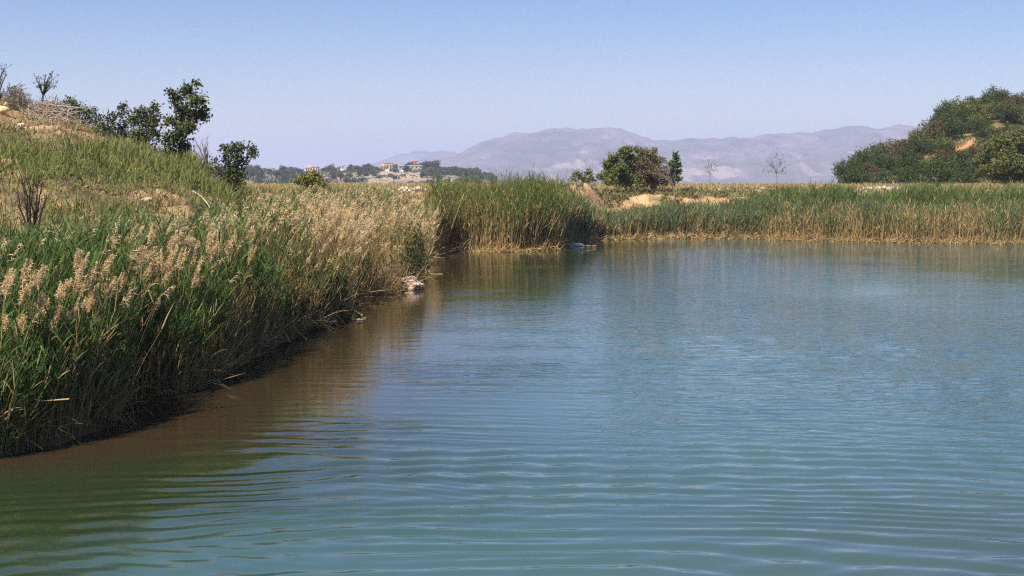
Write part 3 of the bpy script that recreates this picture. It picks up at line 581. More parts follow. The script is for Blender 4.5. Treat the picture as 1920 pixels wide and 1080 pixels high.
# bare, pruned and dead growth (twigs only)
def bare(name, label, cat, base, tips, r0, c, twigs=6, tl=.25, parts=True, buds=None, wob=.07, group=None, fork=None):
    base = np.asarray(base, float); root = props(empty(name, base), label, cat, group)
    a = MB(); b = MB() if buds is not None else a
    if fork is not None: limb(a, base - np.array([0, 0, .15]), fork, r0 * 1.2, r0 * .8, c, .05, 6, 7)
    for t in tips:
        t = np.asarray(t, float); st = np.asarray(fork, float) if fork is not None else base + np.array([RS.normal(0, .05), RS.normal(0, .05), -.1])
        p = limb(a, st, t, r0 * RS.uniform(.7, 1), r0 * .3, c, wob, 6, 5)
        for k in range(twigs):
            s = p[RS.randint(2, 7)]; e = s + norm((t - st) + RS.normal(0, 1.2, 3) * np.linalg.norm(t - st) * .5) * tl * RS.uniform(.4, 1.2)
            limb(b, s, e, r0 * .22, .004, c * 1.1, .1, 3, 3)
            if buds is not None: leafcards(b, e + RS.normal(0, .025, (5, 3)), .06, jit(buds, 5))
    a.build('trunk', M_WOOD, root).location = -base
    if b is not a: b.build('twigs', M_LEAF, root).location = -base
    return root
def tips(Yd, l): return [P(u, v, Yd + RS.normal(0, .15)) for u, v in l]
bare('charred_bush', 'black leafless pruned bush rising from the slope above the left reeds', 'bush', TU(62, 26.2), tips(26.2, [(42, 345), (52, 332), (63, 344), (74, 330), (78, 348), (32, 362), (88, 366), (56, 358), (36, 408), (47, 330), (70, 352)]), .03, BARKD * .9, 12, .22)
bare('pruned_tree', 'pruned stump with upright shoots on top of the left rubble mound', 'tree', TU(80, 52), tips(52, [(67, 145), (73, 148), (86, 140), (91, 145), (94, 142), (99, 148), (96, 162), (90, 160), (72, 160), (84, 158)]), .035, BARKD * 1.1, 7, .2, buds=(.09, .11, .04), fork=P(81, 178, 52))
bare('bare_tree', 'dark bare sapling at the very edge of the picture on the left hilltop', 'tree', TU(-10, 50), tips(50, [(8, 128), (4, 146), (10, 143), (-4, 118), (-18, 130), (6, 172)]), .05, BARKD * 1.3, 7, .25, buds=(.09, .09, .04))
bare('dead_sapling', 'leafless grey sapling beside the brushwood left of the small oak', 'tree', TU(397, 50), tips(50, [(366, 262), (378, 265), (384, 272), (388, 263), (385, 282), (372, 276), (366, 284)]), .03, BARKG * .5, 9, .3, fork=P(388, 308, 50))
bare('leaning_dead_tree', 'dead tree leaning left over the orange mounds of the far bank', 'tree', TU(1275, 78.3), tips(80, [(1238, 300), (1228, 312), (1244, 318), (1250, 306), (1222, 322), (1255, 322), (1236, 326)]), .045, BARKG * .45, 16, .55, wob=.06, fork=P(1262, 346, 79.8))
bare('thin_sapling', 'tall thin sapling with few leaves on the far skyline', 'tree', TU(1457, 92), tips(92, [(1457, 286), (1445, 300), (1466, 300), (1450, 312), (1470, 318), (1440, 320)]), .022, BARKG * .5, 12, .4, buds=(.10, .08, .05), fork=P(1456, 325, 92))
bare('thin_sapling', 'short thin sapling right of the narrow green tree on the skyline', 'tree', TU(1331, 92), tips(92, [(1328, 302), (1336, 302), (1322, 312), (1342, 315)]), .018, BARKG * .5, 9, .35, buds=(.10, .08, .05), fork=P(1331, 328, 92))
bare('dry_shrub', 'wispy bare shrub poking up behind the central reeds', 'bush', TU(935, 86), tips(86, [(922, 322), (930, 318), (938, 320), (945, 314), (928, 326)]), .02, BARKG * .6, 6, .3)
bare('dry_shrub', 'wispy bare shrub behind the low yellowish bush', 'bush', TU(1100, 88), tips(88, [(1090, 306), (1098, 300), (1106, 304), (1112, 298), (1070, 312), (1085, 316)]), .02, BARKG * .6, 7, .3)
bare('fallen_branch', 'small dark forked dead stem lying on the right orange mound', 'dead branch', TU(1278, 77), tips(77, [(1266, 366), (1280, 364), (1286, 374)]), .035, BARKD, 3, .2)

# brush piles
def brush(name, label, u, Yd, wu, hz, n, c, ln=.8, flat=.5):
    b = MB(); base = np.array(TU(u, Yd))
    for i in range(n):
        uu = RS.normal(u, wu); y = Yd + RS.normal(0, .7); q = np.array(TU(uu, y)); k = max(0, 1 - abs(uu - u) / (2.2 * wu))
        q[2] += RS.uniform(0, hz) * k; dv = norm(RS.normal(size=3) * np.array([1, .8, flat]) + np.array([.35, 0, -.12])) * ln * RS.uniform(.35, 1.1) * .5
        limb(b, q - dv, q + dv, .014, .006, c * RS.uniform(.6, 1.35), .1, 3, 4)
    o = b.build(name, M_WOOD, origin=base); return props(o, label, 'brush pile')
brush('brush_pile', 'long pile of cut pale branches spilling down the left rubble mound', 105, 50.5, 24, .55, 620, BARKG * 1.15, .9)
brush('brush_pile', 'dark heap of branches and roots on the very top of the left mound', 42, 52, 15, .75, 300, BARKG * .55, .9, .8)
brush('brush_pile', 'heap of dry brushwood at the foot of the dead sapling', 405, 49.6, 13, .5, 330, BARKG * .75, .8, .7)
def stalk(label, pts, r, c, name='fallen_branch', cat='branch'):
    b = MB(); pts = [np.asarray(p, float) for p in pts]; t = np.linspace(0, 1, 9)
    k = np.linspace(0, 1, len(pts)); q = np.stack([np.interp(t, k, [p[i] for p in pts]) for i in range(3)], 1); q[1:-1] = q[1:-1] * .6 + (q[:-2] + q[2:]) * .2
    tube(b, q, np.linspace(r, r * .5, 9), c, 5); return props(b.build(name, M_WOOD, origin=pts[0]), label, cat)
stalk('pale branch sticking out to the right of the left brush pile', [P(88, 197, 50), P(120, 199, 50), P(150, 202, 50), P(172, 204, 50.4)], .025, BARKG * 1.3)
stalk('pale bowed branch under the straight one at the left brush pile', [P(122, 209, 50), P(138, 203, 50), P(158, 201, 50)], .022, BARKG * 1.2)
def on_slope(u, v, y0, y1, dz=.06):
    ys = np.linspace(y0, y1, 300); xs = (u - 960) / FP * ys; zz_ = terr(xs, ys); tz = np.array([P(u, v, y)[2] for y in ys]); i = int(np.argmax(tz - zz_ < dz)); return P(u, v, ys[i])
stalk('bleached branch lying bent on the slope above the left reeds', [on_slope(360, 358, 34, 60, .12), on_slope(376, 366, 34, 60, .2), on_slope(388, 380, 32, 55, .25), on_slope(395, 392, 30, 50, .25)], .022, BARKG * 1.6)

# red poppies
for (u, v, lb) in [(152, 244, 'larger red poppy on the grassy slope below the brush pile'), (171, 250, 'smaller red poppy just right of the larger one')]:
    q = on_slope(u, v, 40, 60, .3); root = props(empty('poppy', (q[0], q[1], float(terr(q[0], q[1])))), lb, 'flower')
    s, f = MB(), MB(); z0 = float(terr(q[0], q[1])); tube(s, [(q[0], q[1], z0 - .03), (q[0] + .02, q[1], (z0 + q[2]) / 2), q], .006, (.1, .14, .05), 4)
    for k in range(10):
        a = k * .628; leafcards(f, q[None] + np.array([[math.cos(a) * .05, math.sin(a) * .05, .01]]) * (.9 if u == 152 else .6), .09 if u == 152 else .06, (.55, .04, .02))
    s.build('stem', M_LEAF, root).location = -np.array(root.location); f.build('petals', M_LEAF, root).location = -np.array(root.location)

# ------------------------------------------------------------ rocks
def rock(name, label, loc, sx, sy, sz, col, seed, group=None, sub=3, cat='rock', rot=0, wetz=-9):
    import bmesh
    bm = bmesh.new(); bmesh.ops.create_icosphere(bm, subdivisions=sub, radius=1)
    V = np.array([v.co[:] for v in bm.verts]); F = np.array([[v.index for v in f.verts] for f in bm.faces]); bm.free()
    s = (V[:, 0] * 1.3 + seed * 3.1, V[:, 1] * 1.3 + V[:, 2] * 1.7 + seed)
    r = 1 + .55 * (fbm(s[0], s[1], 4, seed) - .5) + .25 * (fbm(s[0] * 3, s[1] * 3, 3, seed + 5) - .5)
    V = V * (r + .10 * (fbm(s[0] * 8, s[1] * 8, 3, seed + 2) - .5))[:, None]; V = V * np.array([sx, sy, sz]); c, sn = math.cos(rot), math.sin(rot)
    V = V @ np.array([[c, sn, 0], [-sn, c, 0], [0, 0, 1]])
    n = fbm(V[:, 0] * 6 / max(sx, .2) , V[:, 2] * 6 / max(sz, .2), 3, seed + 9)[:, None]
    o = mesh_obj(name, V, F, M_ROCK, np.asarray(col) * (.6 + .8 * n) * (1 - .65 * (V[:, 2:3] < wetz)), smooth=False); o.location = loc; return props(o, label, cat, group)
q = G(770, 543); rock('boulder', 'pale rounded boulder at the water edge under the left reeds', (q[0] - .05, q[1] + .2, .10), .40, .42, .27, (.40, .29, .21), 3, sub=5, rot=.4, wetz=-.08)
for i, (u, v, s, lb) in enumerate([(716, 545, .13, 'small pale stone under the straw left of the shore boulder'), (1080, 461, .34, 'flat white stone lying on the water line by the central reeds')]):
    q = G(u, v); rock('shore_stone', lb, (q[0], q[1], .03), s, s * .8, s * (.7 if i == 0 else .3), (.62, .54, .44), 11 + i)
for i in range(34):
    t = i / 33; u = 1618 + 80 * t + RS.normal(0, 3); Yd = 97 + RS.normal(0, 1.6); s = RS.uniform(.13, .3)
    x, y, z = TU(u, Yd); rock('white_stone', 'white stone in the low rubble line on the plateau before the wooded hill', (x, y, z + s * .3 + .02), s * .7, s * .6, s * .5, (.42, .36, .29), 30 + i, 'white stones in front of the wooded hill', 2)
for i in range(26):
    u = RS.uniform(742, 800) if i < 18 else RS.uniform(655, 700); Yd = (84 if i < 18 else 90) + RS.normal(0, 1.0); s = RS.uniform(.1, .26)
    x, y, z = TU(u, Yd); rock('white_stone', 'white stone in the rubble behind the left reeds, below the village hill', (x, y, z + s * .4 + (.08 if i < 18 else .05)), s * .7, s * .6, s * .5, (.42, .34, .27), 70 + i, 'white stones below the village hill', 2)
for i in range(9):
    u = RS.uniform(1335, 1440); Yd = 90 + RS.normal(0, 1.2); s = RS.uniform(.1, .2)
    x, y, z = TU(u, Yd); rock('white_stone', 'white stone on the bank between the two thin saplings', (x, y, z + s * .5 + .05), s * .8, s * .7, s * .5, (.42, .35, .29), 110 + i, 'white stones between the thin saplings', 2)
for i, (u, v, Y0, s) in enumerate([(13, 195, 48, .1), (30, 188, 50, .09), (40, 235, 44, .09), (5, 205, 48, .15), (48, 196, 49, .07)]):
    q = on_slope(u, v, 38, 56, .12); lb = ['orange stone high on the left mound', 'flat stone near the top of the left mound', 'pale stone lying in the grass below the left mound', 'largest orange stone at the left edge of the mound', 'small pale stone on the face of the left mound'][i]
    rock('mound_stone', lb, tuple(q), s * 1.4, s, s * .8, (.55, .36, .22) if i != 2 else (.55, .42, .33), 140 + i)
q = on_slope(275, 375, 30, 50, .1); rock('slope_stone', 'pale stone on the slope just above the left reeds', tuple(q), .13, .08, .07, (.45, .34, .28), 150)

# ------------------------------------------------------------ single reeds with big plumes and bent stalks
PL = [(4, 500), (20, 520), (32, 478), (52, 505), (60, 540), (80, 492), (86, 528), (96, 560), (100, 520), (75, 560), (130, 500), (122, 520), (142, 515), (88, 590), (70, 580), (95, 610), (140, 560), (156, 462), (178, 488), (176, 466), (128, 470),
      (225, 422), (226, 432), (248, 415), (264, 418), (240, 462), (258, 458), (272, 462), (282, 470), (244, 488), (320, 430), (332, 436), (342, 425), (352, 440), (300, 480), (310, 500), (345, 505), (295, 528), (385, 422), (394, 430), (412, 412), (420, 425), (428, 440), (380, 440), (450, 420), (470, 425), (12, 580), (42, 600), (280, 556), (360, 470), (455, 455)]
PL += [(4 + 466 * ((i * .618) % 1), np.interp(466 * ((i * .618) % 1), [0, 100, 200, 300, 470], [505, 495, 465, 440, 425]) + 105 * ((i * .377) % 1)) for i in range(34)]
def make_plume_reed(h, sd):
    a, b = MB(), MB(); lean = RS.normal(.1, .05)
    t = np.linspace(0, 1, 8); q = np.stack([lean * t ** 2 * h, 0 * t, t * h], 1)
    tube(a, q, np.linspace(.006, .003, 8), TAN * .7, 4)
    nb = 4; base = np.repeat(q[-2:-1], nb, 0) + np.array([0, 0, .04]) + RS.normal(0, .02, (nb, 3)); dd = norm(q[-1] - q[-2])[None].repeat(nb, 0) + RS.normal(0, .1, (nb, 3))
    plume_at(b, base, norm(dd), RS.uniform(.17, .31, 4), PLUME * 1.05, n=110, ww=.0065, side=norm(np.array([[.8 + RS.normal(0, .3), RS.normal(0, .5), 0]])).repeat(4, 0), sh=.55)
    return a, b
protos = []
for i in range(6):
    a, b = make_plume_reed(2.0, i); r = empty('plumed_reed', (0, 0, 0)); a.build('stalk', M_WOOD, r); b.build('plume', M_BLADE, r); protos.append(r)
used = set()
for i, (u, v) in enumerate(PL):
    k = i % 6; pr = protos[k]
    if k in used:
        r = pr.copy(); COL.objects.link(r)
        for ch in pr.children: c = ch.copy(); COL.objects.link(c); c.parent = r
    else: r = pr; used.add(k)
    uu = u; sc_y = Ysh(uu) + .25
    sc_y = Ysh(uu) - .05
    for y in np.linspace(Ysh(uu) - .05, Ysh(uu) + 12, 200):         # the first place where a reed about two metres tall reaches this height
        x = (uu - 960) / FP * y; sc_y = y
        if P(uu, v, y)[2] - float(terr(x, y)) <= 2.2: break
    x = (uu - 960) / FP * sc_y; zt = P(uu, v, sc_y)[2]; zb = float(terr(x, sc_y)) - .05; s = (zt - zb) / 2.05
    r.location = (x - .1, sc_y, zb); r.scale = (1, 1, s); r.rotation_euler = (0, 0, RS.uniform(-1.4, 1.4))
    if u < 200: props(r, 'reed with a large feathery tan plume among the dark green reeds nearest the camera', 'reed', 'large plumed reeds nearest the camera')
    elif u < 300: props(r, 'reed with a feathery tan plume above the green reeds below the charred bush', 'reed', 'plumed reeds right of the charred bush')
    else: props(r, 'reed with a feathery tan plume above the green reeds below the bleached branch', 'reed', 'plumed reeds below the bleached branch')
def W(u, v, z=0.0, dy=0.0): q = G(u, v, z); q[1] += dy; return q
BT = TAN * .9
bent = [
 ('bent stalk arching from the left reeds into the water at the nearest corner', [(22, 800, .3), (50, 822, .2), (80, 842, .02)]),
 ('broken stalk standing in the water at the nearest corner of the reeds', [(88, 780, .55), (102, 805, .3), (114, 832, .01)]),
 ('horizontal dry leaf blade sticking out low in the nearest reeds', [(30, 748, .6), (80, 752, .6), (130, 748, .62)]),
 ('slanting pale stalk dipping into the brown shallows beyond the nearest reeds', [(205, 762, .4), (218, 778, .15), (232, 792, .0)]),
 ('thin stalk curving down into the water where the left bank steps back', [(297, 690, .6), (308, 716, .3), (312, 740, .0)]),
 ('upright dry stalk standing in dark water by the left bank', [(354, 690, .45), (350, 712, .2), (348, 736, -.02)]),
 ('long pale stalk lying out over the water from the left bank', [(362, 706, .25), (392, 716, .12), (422, 724, .01)]),
 ('first of the thin stalks fanning down into the water mid bank', [(478, 610, .7), (505, 628, .4), (530, 642, .02)]),
 ('second of the thin stalks fanning down into the water mid bank', [(500, 590, .8), (528, 612, .45), (544, 642, .02)]),
 ('third of the thin stalks fanning down into the water mid bank', [(552, 612, .35), (562, 626, .18), (575, 636, .0)]),
 ('stalk reaching left to right over the shallows by the dark leafy growth', [(630, 568, .75), (652, 574, .6), (668, 584, .4), (680, 592, .1)]),
 ('yellow stalk reaching over the water beside the boulder', [(798, 508, .55), (810, 514, .35), (830, 514, .3)]),
 ('long pale stalk leaning diagonally across the nearest green reeds', [(170, 606, 1.0), (200, 565, 1.35), (230, 510, 1.8)]),
]
for lb, pts in bent:
    b = MB(); p3 = [G(u, v, z) for u, v, z in pts]; p3 = [np.array([p[0], p[1], p[2]]) for p in p3]
    Y0 = p3[-1][1] if 'diagonally' not in lb else Ysh(190) - .1
    p3 = [P(u, v, Y0 + .06 * (len(pts) - 1 - i)) for i, (u, v, z) in enumerate(pts)]
    stalk(lb, p3[::-1], .010 if Y0 < 24 else .016, BT, 'bent_stalk', 'reed stalk')
for (u, v, s, lb) in [(672, 600, .14, 'pale scrap of dry wood floating off the left bank'), (683, 597, .05, 'tiny pale chip floating beside the scrap of dry wood')]:
    q = G(u, v); rock('driftwood', lb, (q[0], q[1], .012), s, s * .35, .02, (.62, .5, .38), int(u), cat='driftwood', sub=2)
q = G(1082, 461.5); stalk('flat pale plank of driftwood touching the white shore stone', [q + np.array([-.35, -.2, .03]), q + np.array([.6, -.15, .03]), q + np.array([.9, -.1, .02])], .022, (.55, .43, .3), 'driftwood', 'driftwood')

# ------------------------------------------------------------ shrubs of the wooded hill
def shrub_mesh(seed, W_, H_, leafc, leaf, nt_=60, m=15, pointed=0, light=.2):
    b = MB(); RS.seed(seed + 500)
    for s in range(4): limb(b, (RS.normal(0, .1), RS.normal(0, .1), -.3), (RS.normal(0, W_ * .3), RS.normal(0, W_ * .3), H_ * .6), .06, .02, BARK, .1, 4, 4)
    lob = RS.randint(4, 7); cs = [np.array([RS.normal(0, W_ * .24), RS.normal(0, W_ * .24), H_ * RS.uniform(.35, .78)]) for _ in range(lob)]; cs.append(np.array([0, 0, H_ * .4]))
    tw = []
    for c in cs:
        for j in range(nt_ // lob):
            dv = norm(RS.normal(size=3)); q = c + dv * np.array([W_ * .32, W_ * .32, H_ * .27]) * RS.uniform(.5, 1.1); q[2] = max(q[2], .1); tw.append(q)
    if pointed: tw += [np.array([RS.normal(0, .1), RS.normal(0, .1), H_ * RS.uniform(.9, 1.15)]) for _ in range(4)]
    tw = np.array(tw); q = np.repeat(tw, m, 0) + RS.normal(0, .13 * W_ / 1.6, (len(tw) * m, 3)); tc = np.repeat(RS.uniform(.65, 1.4, (len(tw), 1)), m, 0) * np.asarray(leafc) * RS.uniform(.75, 1.3, (len(q), 1))
    leafcards(b, q, RS.uniform(.7, 1.3, len(q)) * leaf, tc)
    o = b.build('shrub', M_LEAF); return o
TYPES = [((.048, .066, .016), 'dark green'), ((.10, .072, .03), 'olive brown'), ((.12, .125, .03), 'light green'), ((.062, .078, .03), 'grey green')]
prot = {}
for ti, (c, nm) in enumerate(TYPES):
    for k in range(3): prot[(ti, k)] = (shrub_mesh(ti * 3 + k, 2.3, 2.1, c, .16, 95, 22, k == 1), nm)
usedp = set()
RS.seed(77)
def place(key, name, loc, s, rz, label, group=None, cat='shrub', sz=None):
    src = prot[key][0]
    if key in usedp: o = src.copy(); COL.objects.link(o)
    else: o = src; usedp.add(key)
    o.name = name; o.location = loc; o.scale = (s, s, sz or s); o.rotation_euler = (0, 0, rz); return props(o, label, cat, group)
rows_ = [(150, 7), (156, 7), (162, 7), (168, 7), (174, 7), (180, 7), (186, 7), (190, 7), (194, 7), (198, 7), (201, 7), (204, 7), (207, 7), (210, 7)]
for ri, (Yd, _) in enumerate(rows_):
    lo = np.interp(Yd, [150, 209], [1580, 1600]); step = 31
    for u in np.arange(lo, 2080, step):
        uu = u + RS.uniform(-12, 12) + (ri % 2) * 15; y = Yd + RS.uniform(-2.5, 2.5); x = (uu - 960) / FP * y; z = float(terr(x, y)); v = 335 - (z - CAMZ) / y * FP
        if 1765 < uu < 1832 and -2 < v - scar(uu) < 12: continue
        if RS.uniform() < .07: continue
        if Yd > 160 and z < 3.4: continue
        wts = [.42, .24, .14, .20] if v > 240 else [.4, .3, .12, .18]
        if 1720 < uu < 1790 and v < 235: wts = [.15, .75, .03, .07]
        ti = RS.choice(4, p=wts); key = (ti, RS.randint(3)); s = RS.uniform(.65, 1.4) * (1.1 if Yd > 200 else 1)
        band = 'foot' if v > 300 else ('middle slope' if v > 240 else 'upper slope')
        place(key, 'shrub', (x, y, z - .15), s, RS.uniform(0, 6.28), '%s rounded shrub on the %s of the wooded hill' % (TYPES[ti][1], band), '%s shrubs on the %s of the wooded hill' % (TYPES[ti][1], band))
for (u, v, s, key, lb) in [(1862, 182, 1.25, (0, 1), 'pointed tree forming the summit of the wooded hill'), (1885, 196, 1.0, (3, 0), 'grey green bush just beside the pointed summit tree'),
                           (1635, 285, 1.5, (0, 0), 'largest round tree on the low left shoulder of the wooded hill'), (1664, 288, .8, (2, 0), 'first of two small light round trees beside the shoulder tree'), (1680, 288, .75, (2, 2), 'second small light tree, next to the dark skyline tree'),
                           (1690, 276, .75, (0, 2), 'small dark round tree standing free against the mountain'), (1606, 305, 1.2, (3, 2), 'grey green tree low on the left end of the wooded hill'), (1582, 325, 1.1, (0, 1), 'last tree at the left foot of the wooded hill'),
                           (1722, 248, .8, (2, 1), 'thin pointed shrub at the notch of the hill skyline')]:
    y = 207.0 if v < 290 else 180; q = P(u, v + 12 * s, y); g0 = float(terr(q[0], q[1])); zz0 = min(q[2], g0) if q[2] < g0 + 1 else g0
    hgt = (P(u, v - 13 * s, y)[2] - zz0); place(key, 'hill_tree', (q[0], q[1], zz0 - .1), s * 1.0, RS.uniform(0, 6), lb, None, 'tree', sz=max(s, hgt / 2.2))
for i, (u, v) in enumerate([(1843, 212), (1862, 204), (1880, 208), (1896, 204), (1850, 226), (1874, 222), (1905, 222), (1838, 236)]):
    q = on_slope(u, v, 160, 214, .05); ti = (0, 3, 1, 0, 3, 0, 1, 2)[i]
    place((ti, i % 3), 'shrub', (q[0], q[1], float(terr(q[0], q[1])) - .15), RS.uniform(.8, 1.1), RS.uniform(0, 6), '%s rounded shrub on the upper slope of the wooded hill' % TYPES[ti][1], '%s shrubs on the upper slope of the wooded hill' % TYPES[ti][1])
for k, (o, nm) in prot.items():
    if k not in usedp: D.objects.remove(o)
# undergrowth between the shrubs
mu_ = MB(); n = 26000; u = RS.uniform(1570, 2080, n); Y = RS.uniform(146, 214, n); X = (u - 960) / FP * Y; z = terr(X, Y); vv = 335 - (z - CAMZ) / Y * FP
ok = ~((u > 1755) & (u < 1828) & (np.abs(vv - scar(u)) < 8)) & (fbm(X * .3, Y * .3, 3, 200) > .46); X, Y, z = X[ok], Y[ok], z[ok]; N = len(X)
leafcards(mu_, np.stack([X, Y, z + RS.uniform(0, .9, N)], 1), RS.uniform(.2, .4, N), jit([.075, .08, .035], N, .4, .15))
stuff(mu_, 'hill_undergrowth', 'brown green undergrowth between the shrubs of the wooded hill', 'undergrowth', M_LEAF)
# bare orange scar on the hill
b = MB(); sc_pts = []
for u in np.linspace(1752, 1826, 20):
    for k, dv_ in enumerate((-1, 1)):
        tt = (u - 1752) / 74; v0 = 284 - 18 * max(0, tt - .45) / .55 * 1.2; wv = 2.5 + 5.5 * math.sin(math.pi * min(1, tt * 1.1 + .05)) ; sc_pts.append((u, v0 + dv_ * wv))

# ------------------------------------------------------------ village hill
def low_tree_mesh(seed, c):
    RS.seed(seed); b = MB(); limb(b, (0, 0, -.4), (0, 0, 2.2), .2, .1, BARK, .05, 3, 4)
    cs = [np.array([RS.normal(0, .9), RS.normal(0, .9), RS.uniform(1.4, 3.1)]) for _ in range(6)]
    q = np.concatenate([cc + norm(RS.normal(size=(70, 3))) * RS.uniform(.6, 1.25, (70, 1)) * np.array([1, 1, .8]) for cc in cs]); q[:, 2] = np.maximum(q[:, 2], .2)
    leafcards(b, q, RS.uniform(.45, .8, len(q)), RS.uniform(.7, 1.35, (len(q), 1)) * np.asarray(c)); return b.build('tree', M_LEAF)
LT = [low_tree_mesh(900, (.05, .07, .03)), low_tree_mesh(901, (.06, .075, .035)), low_tree_mesh(902, (.085, .09, .05))]; first = set(); RS.seed(5)
VT = []
for i in range(285):
    u = RS.uniform(350, 930); y = RS.uniform(640, 905) if RS.uniform() < .75 else RS.uniform(850, 930)
    if 715 < u < 825 and y > 700 and RS.uniform() < .6: continue
    if u > 700 and y < 760 and RS.uniform() < .5: continue
    if any(abs(u - hu) < 9 for hu in (728, 719, 580, 592, 640, 508)) and y > 780: continue
    if 700 < u < 835 and y > 835: continue
    VT.append((u, y, RS.uniform(.9, 1.6)))
VT += [(741, 905, 1.25), (755, 910, 1.0), (764, 905, 1.4), (775, 908, 1.5), (786, 905, 1.3), (800, 880, 1.7), (806, 880, 1.9), (815, 880, 1.5), (535, 905, 1.5), (555, 905, 1.3), (508, 905, 1.2), (485, 880, 1.6)]
for i, (u, y, s) in enumerate(VT):
    k = i % 3; o = LT[k]
    if k in first: o = o.copy(); COL.objects.link(o)
    first.add(k); o.name = 'village_tree'; x, yy, z = TU(u, y); o.location = (x, yy, z); o.scale = (s, s, s * RS.uniform(.8, 1.05)); o.rotation_euler = (0, 0, RS.uniform(0, 6))
    left = u < 700; props(o, 'small dark tree on the %s half of the distant village hill' % ('wooded western' if left else 'houses end'), 'tree', 'trees on the %s half of the village hill' % ('wooded' if left else 'built'))
mv = MB(); n = 26000; u = RS.uniform(340, 960, n); Y = RS.uniform(560, 920, n); X = (u - 960) / FP * Y; ok = fbm(X * .03, Y * .02, 4, 300) + .16 * (u < 690) > .5; X, Y = X[ok], Y[ok]; N = len(X)
leafcards(mv, np.stack([X, Y, terr(X, Y) + RS.uniform(0, 1.3, N)], 1), RS.uniform(.7, 1.5, N), jit([.06, .075, .035], N, .35, .12))
stuff(mv, 'village_scrub', 'grey green scrub covering the slope of the distant village hill', 'scrub', M_LEAF)
def house(label, u, v, y, w_, d_, h_, wall, roof, rot=0, flat=False, name='house', wins=3):
    x, yy, z = P(u, v, y); root = props(empty(name, (x, yy, z)), label, 'house'); root.rotation_euler = (0, 0, rot)
    a, r, f = MB(), MB(), MB()
    def box(m, x0, x1, y0, y1, z0, z1, c): m.add([(x0, y0, z0), (x1, y0, z0), (x1, y1, z0), (x0, y1, z0), (x0, y0, z1), (x1, y0, z1), (x1, y1, z1), (x0, y1, z1)], [[0, 3, 2, 1], [4, 5, 6, 7], [0, 1, 5, 4], [1, 2, 6, 5], [2, 3, 7, 6], [3, 0, 4, 7]], c)
    box(a, -w_ / 2, w_ / 2, -d_ / 2, d_ / 2, -4, h_, wall); a.build('wall', M_HOUSE, root)
    if flat: box(r, -w_ / 2 - .3, w_ / 2 + .3, -d_ / 2 - .3, d_ / 2 + .3, h_ + .003, h_ + .35, roof)
    else:
        e = .4; hh = h_ + .003; V = [(-w_ / 2 - e, -d_ / 2 - e, hh), (w_ / 2 + e, -d_ / 2 - e, hh), (w_ / 2 + e, d_ / 2 + e, hh), (-w_ / 2 - e, d_ / 2 + e, hh), (-w_ / 4, 0, hh + d_ * .3), (w_ / 4, 0, hh + d_ * .3)]
        r.add(V, [[0, 1, 5, 4], [2, 3, 4, 5]], roof); r.add(V, [[1, 2, 5], [3, 0, 4]], roof); r.add(V[:4], [[3, 2, 1, 0]], roof)
    r.build('roof', M_HOUSE, root)
    for i in range(wins):
        wb = MB(); cx = -w_ / 2 + w_ * (i + .5) / wins; box(wb, cx - .5, cx + .5, -d_ / 2 - .05, -d_ / 2 + .1, h_ * .35, h_ * .75, (.05, .05, .06)); wb.build('window', M_HOUSE, root)
    return root
tile = (.33, .12, .07)
house('sandy two storey house with a flat roof near the top of the village hill', 728, 319, 885, 5.5, 6, 4.2, (.50, .36, .24), (.42, .25, .12), flat=True, wins=3)
house('small tan house left of the sandy two storey house', 719, 320, 884, 3.5, 5, 2.6, (.45, .33, .24), (.33, .2, .12), wins=2)
house('long low shed with a pale roof below the hilltop trees of the village', 770, 318, 882, 15, 5, 2.2, (.36, .3, .25), (.5, .5, .52), flat=True, wins=6)
house('white walled house with orange roof, left of the wooded part of the village', 580, 322, 890, 4.5, 5, 2.6, (.6, .55, .5), (.42, .22, .14), wins=3)
house('peach coloured house next to the white walled one', 592, 322, 888, 3.6, 5, 2.8, (.52, .36, .27), (.42, .25, .17), flat=True, wins=2)
house('small white house showing between trees in the middle of the village', 640, 319, 893, 3.2, 4, 2.6, (.6, .57, .52), (.5, .4, .32), flat=True, wins=2)
house('small pale house behind the trees at the left end of the village', 508, 324, 895, 3.4, 4, 2.6, (.55, .45, .36), (.4, .33, .28), flat=True, wins=2)
house('house with a dark red roof behind the dead sapling', 390, 331, 600, 5.5, 5, 2.6, (.45, .4, .36), (.40, .13, .10), wins=3)
house('house with a red hipped roof among the hilltop trees of the village', 777, 309, 925, 3.4, 4, 2.2, (.4, .3, .25), (.35, .15, .11), wins=2)
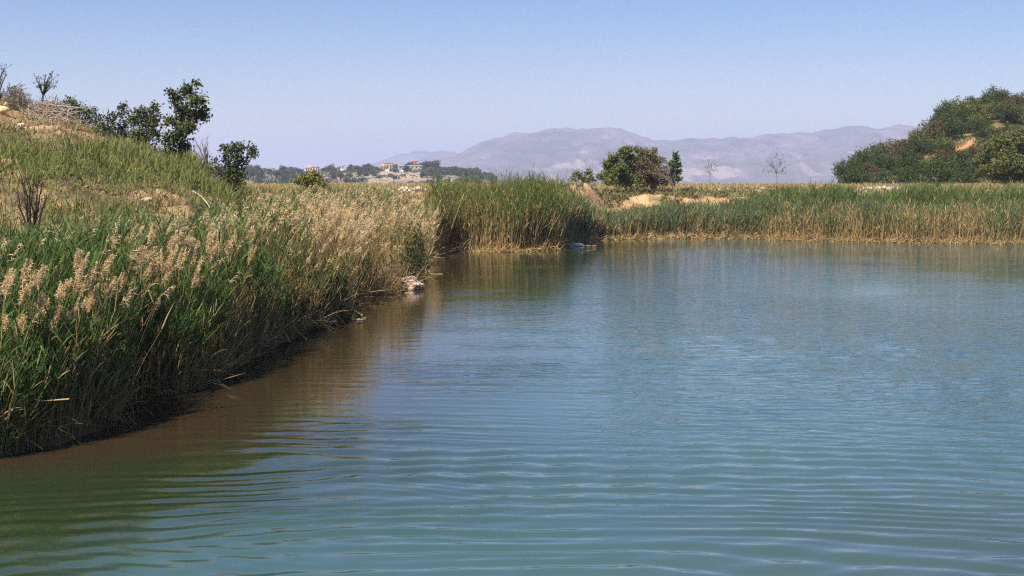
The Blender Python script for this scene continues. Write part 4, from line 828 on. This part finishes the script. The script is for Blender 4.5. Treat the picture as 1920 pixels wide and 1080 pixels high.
# greenhouse with blue and white sheets, blue tarp hut
def sheet_house(name, label, u, v, y, w_, d_, h_, cols_, cat):
    x, yy, z = P(u, v, y); root = props(empty(name, (x, yy, z)), label, cat); n = len(cols_); s, fr = MB(), MB(); an = np.linspace(0, math.pi, 9)
    for i, c in enumerate(cols_):
        x0 = -w_ / 2 + w_ * i / n; x1 = -w_ / 2 + w_ * (i + 1) / n
        V = [(xx, -math.cos(a) * d_ / 2, math.sin(a) * h_) for xx in (x0, x1) for a in an]; s.add(V, [[j, j + 1, j + 10, j + 9] for j in range(8)], c)
        V2 = [(x1, -math.cos(a) * d_ * .505, math.sin(a) * h_ * 1.02) for a in an]; tube(fr, V2, .06, (.35, .35, .35), 4)
    s.build('cover', M_HOUSE, root); fr.build('frame', M_HOUSE, root); return root
BL = (.12, .25, .55); WH = (.62, .65, .7)
sheet_house('greenhouse', 'long low greenhouse of blue and white sheeting on the village hillside', 738, 322.6, 868, 15, 4, 1.4, [WH, (.12, .12, .12), WH, WH, (.1, .1, .12), BL, BL, WH, BL, BL, WH, BL], 'greenhouse')
sheet_house('tarpaulin_hut', 'small hut under a bright blue tarpaulin on the village hillside', 702, 322.8, 860, 1.9, 2.5, 1.3, [(.03, .33, .75), (.04, .38, .8)], 'hut')

# ------------------------------------------------------------ haze
hb = MB(); x0, x1, y0, y1, z0, z1 = -9000, 12000, -400, 11000, -60, 235
hb.add([(x0, y0, z0), (x1, y0, z0), (x1, y1, z0), (x0, y1, z0), (x0, y0, z1), (x1, y0, z1), (x1, y1, z1), (x0, y1, z1)], [[0, 3, 2, 1], [4, 5, 6, 7], [0, 1, 5, 4], [1, 2, 6, 5], [2, 3, 7, 6], [3, 0, 4, 7]], (1, 1, 1))
m, n, l = mat_new('haze_air'); out = n.new('ShaderNodeOutputMaterial'); pv = n.new('ShaderNodeVolumePrincipled')
pv.inputs['Color'].default_value = (.57, .64, .93, 1); pv.inputs['Density'].default_value = 1.85e-4; pv.inputs['Anisotropy'].default_value = 0.1
l.new(pv.outputs[0], out.inputs['Volume'])
hz = hb.build('haze', m); props(hz, kind='stuff')
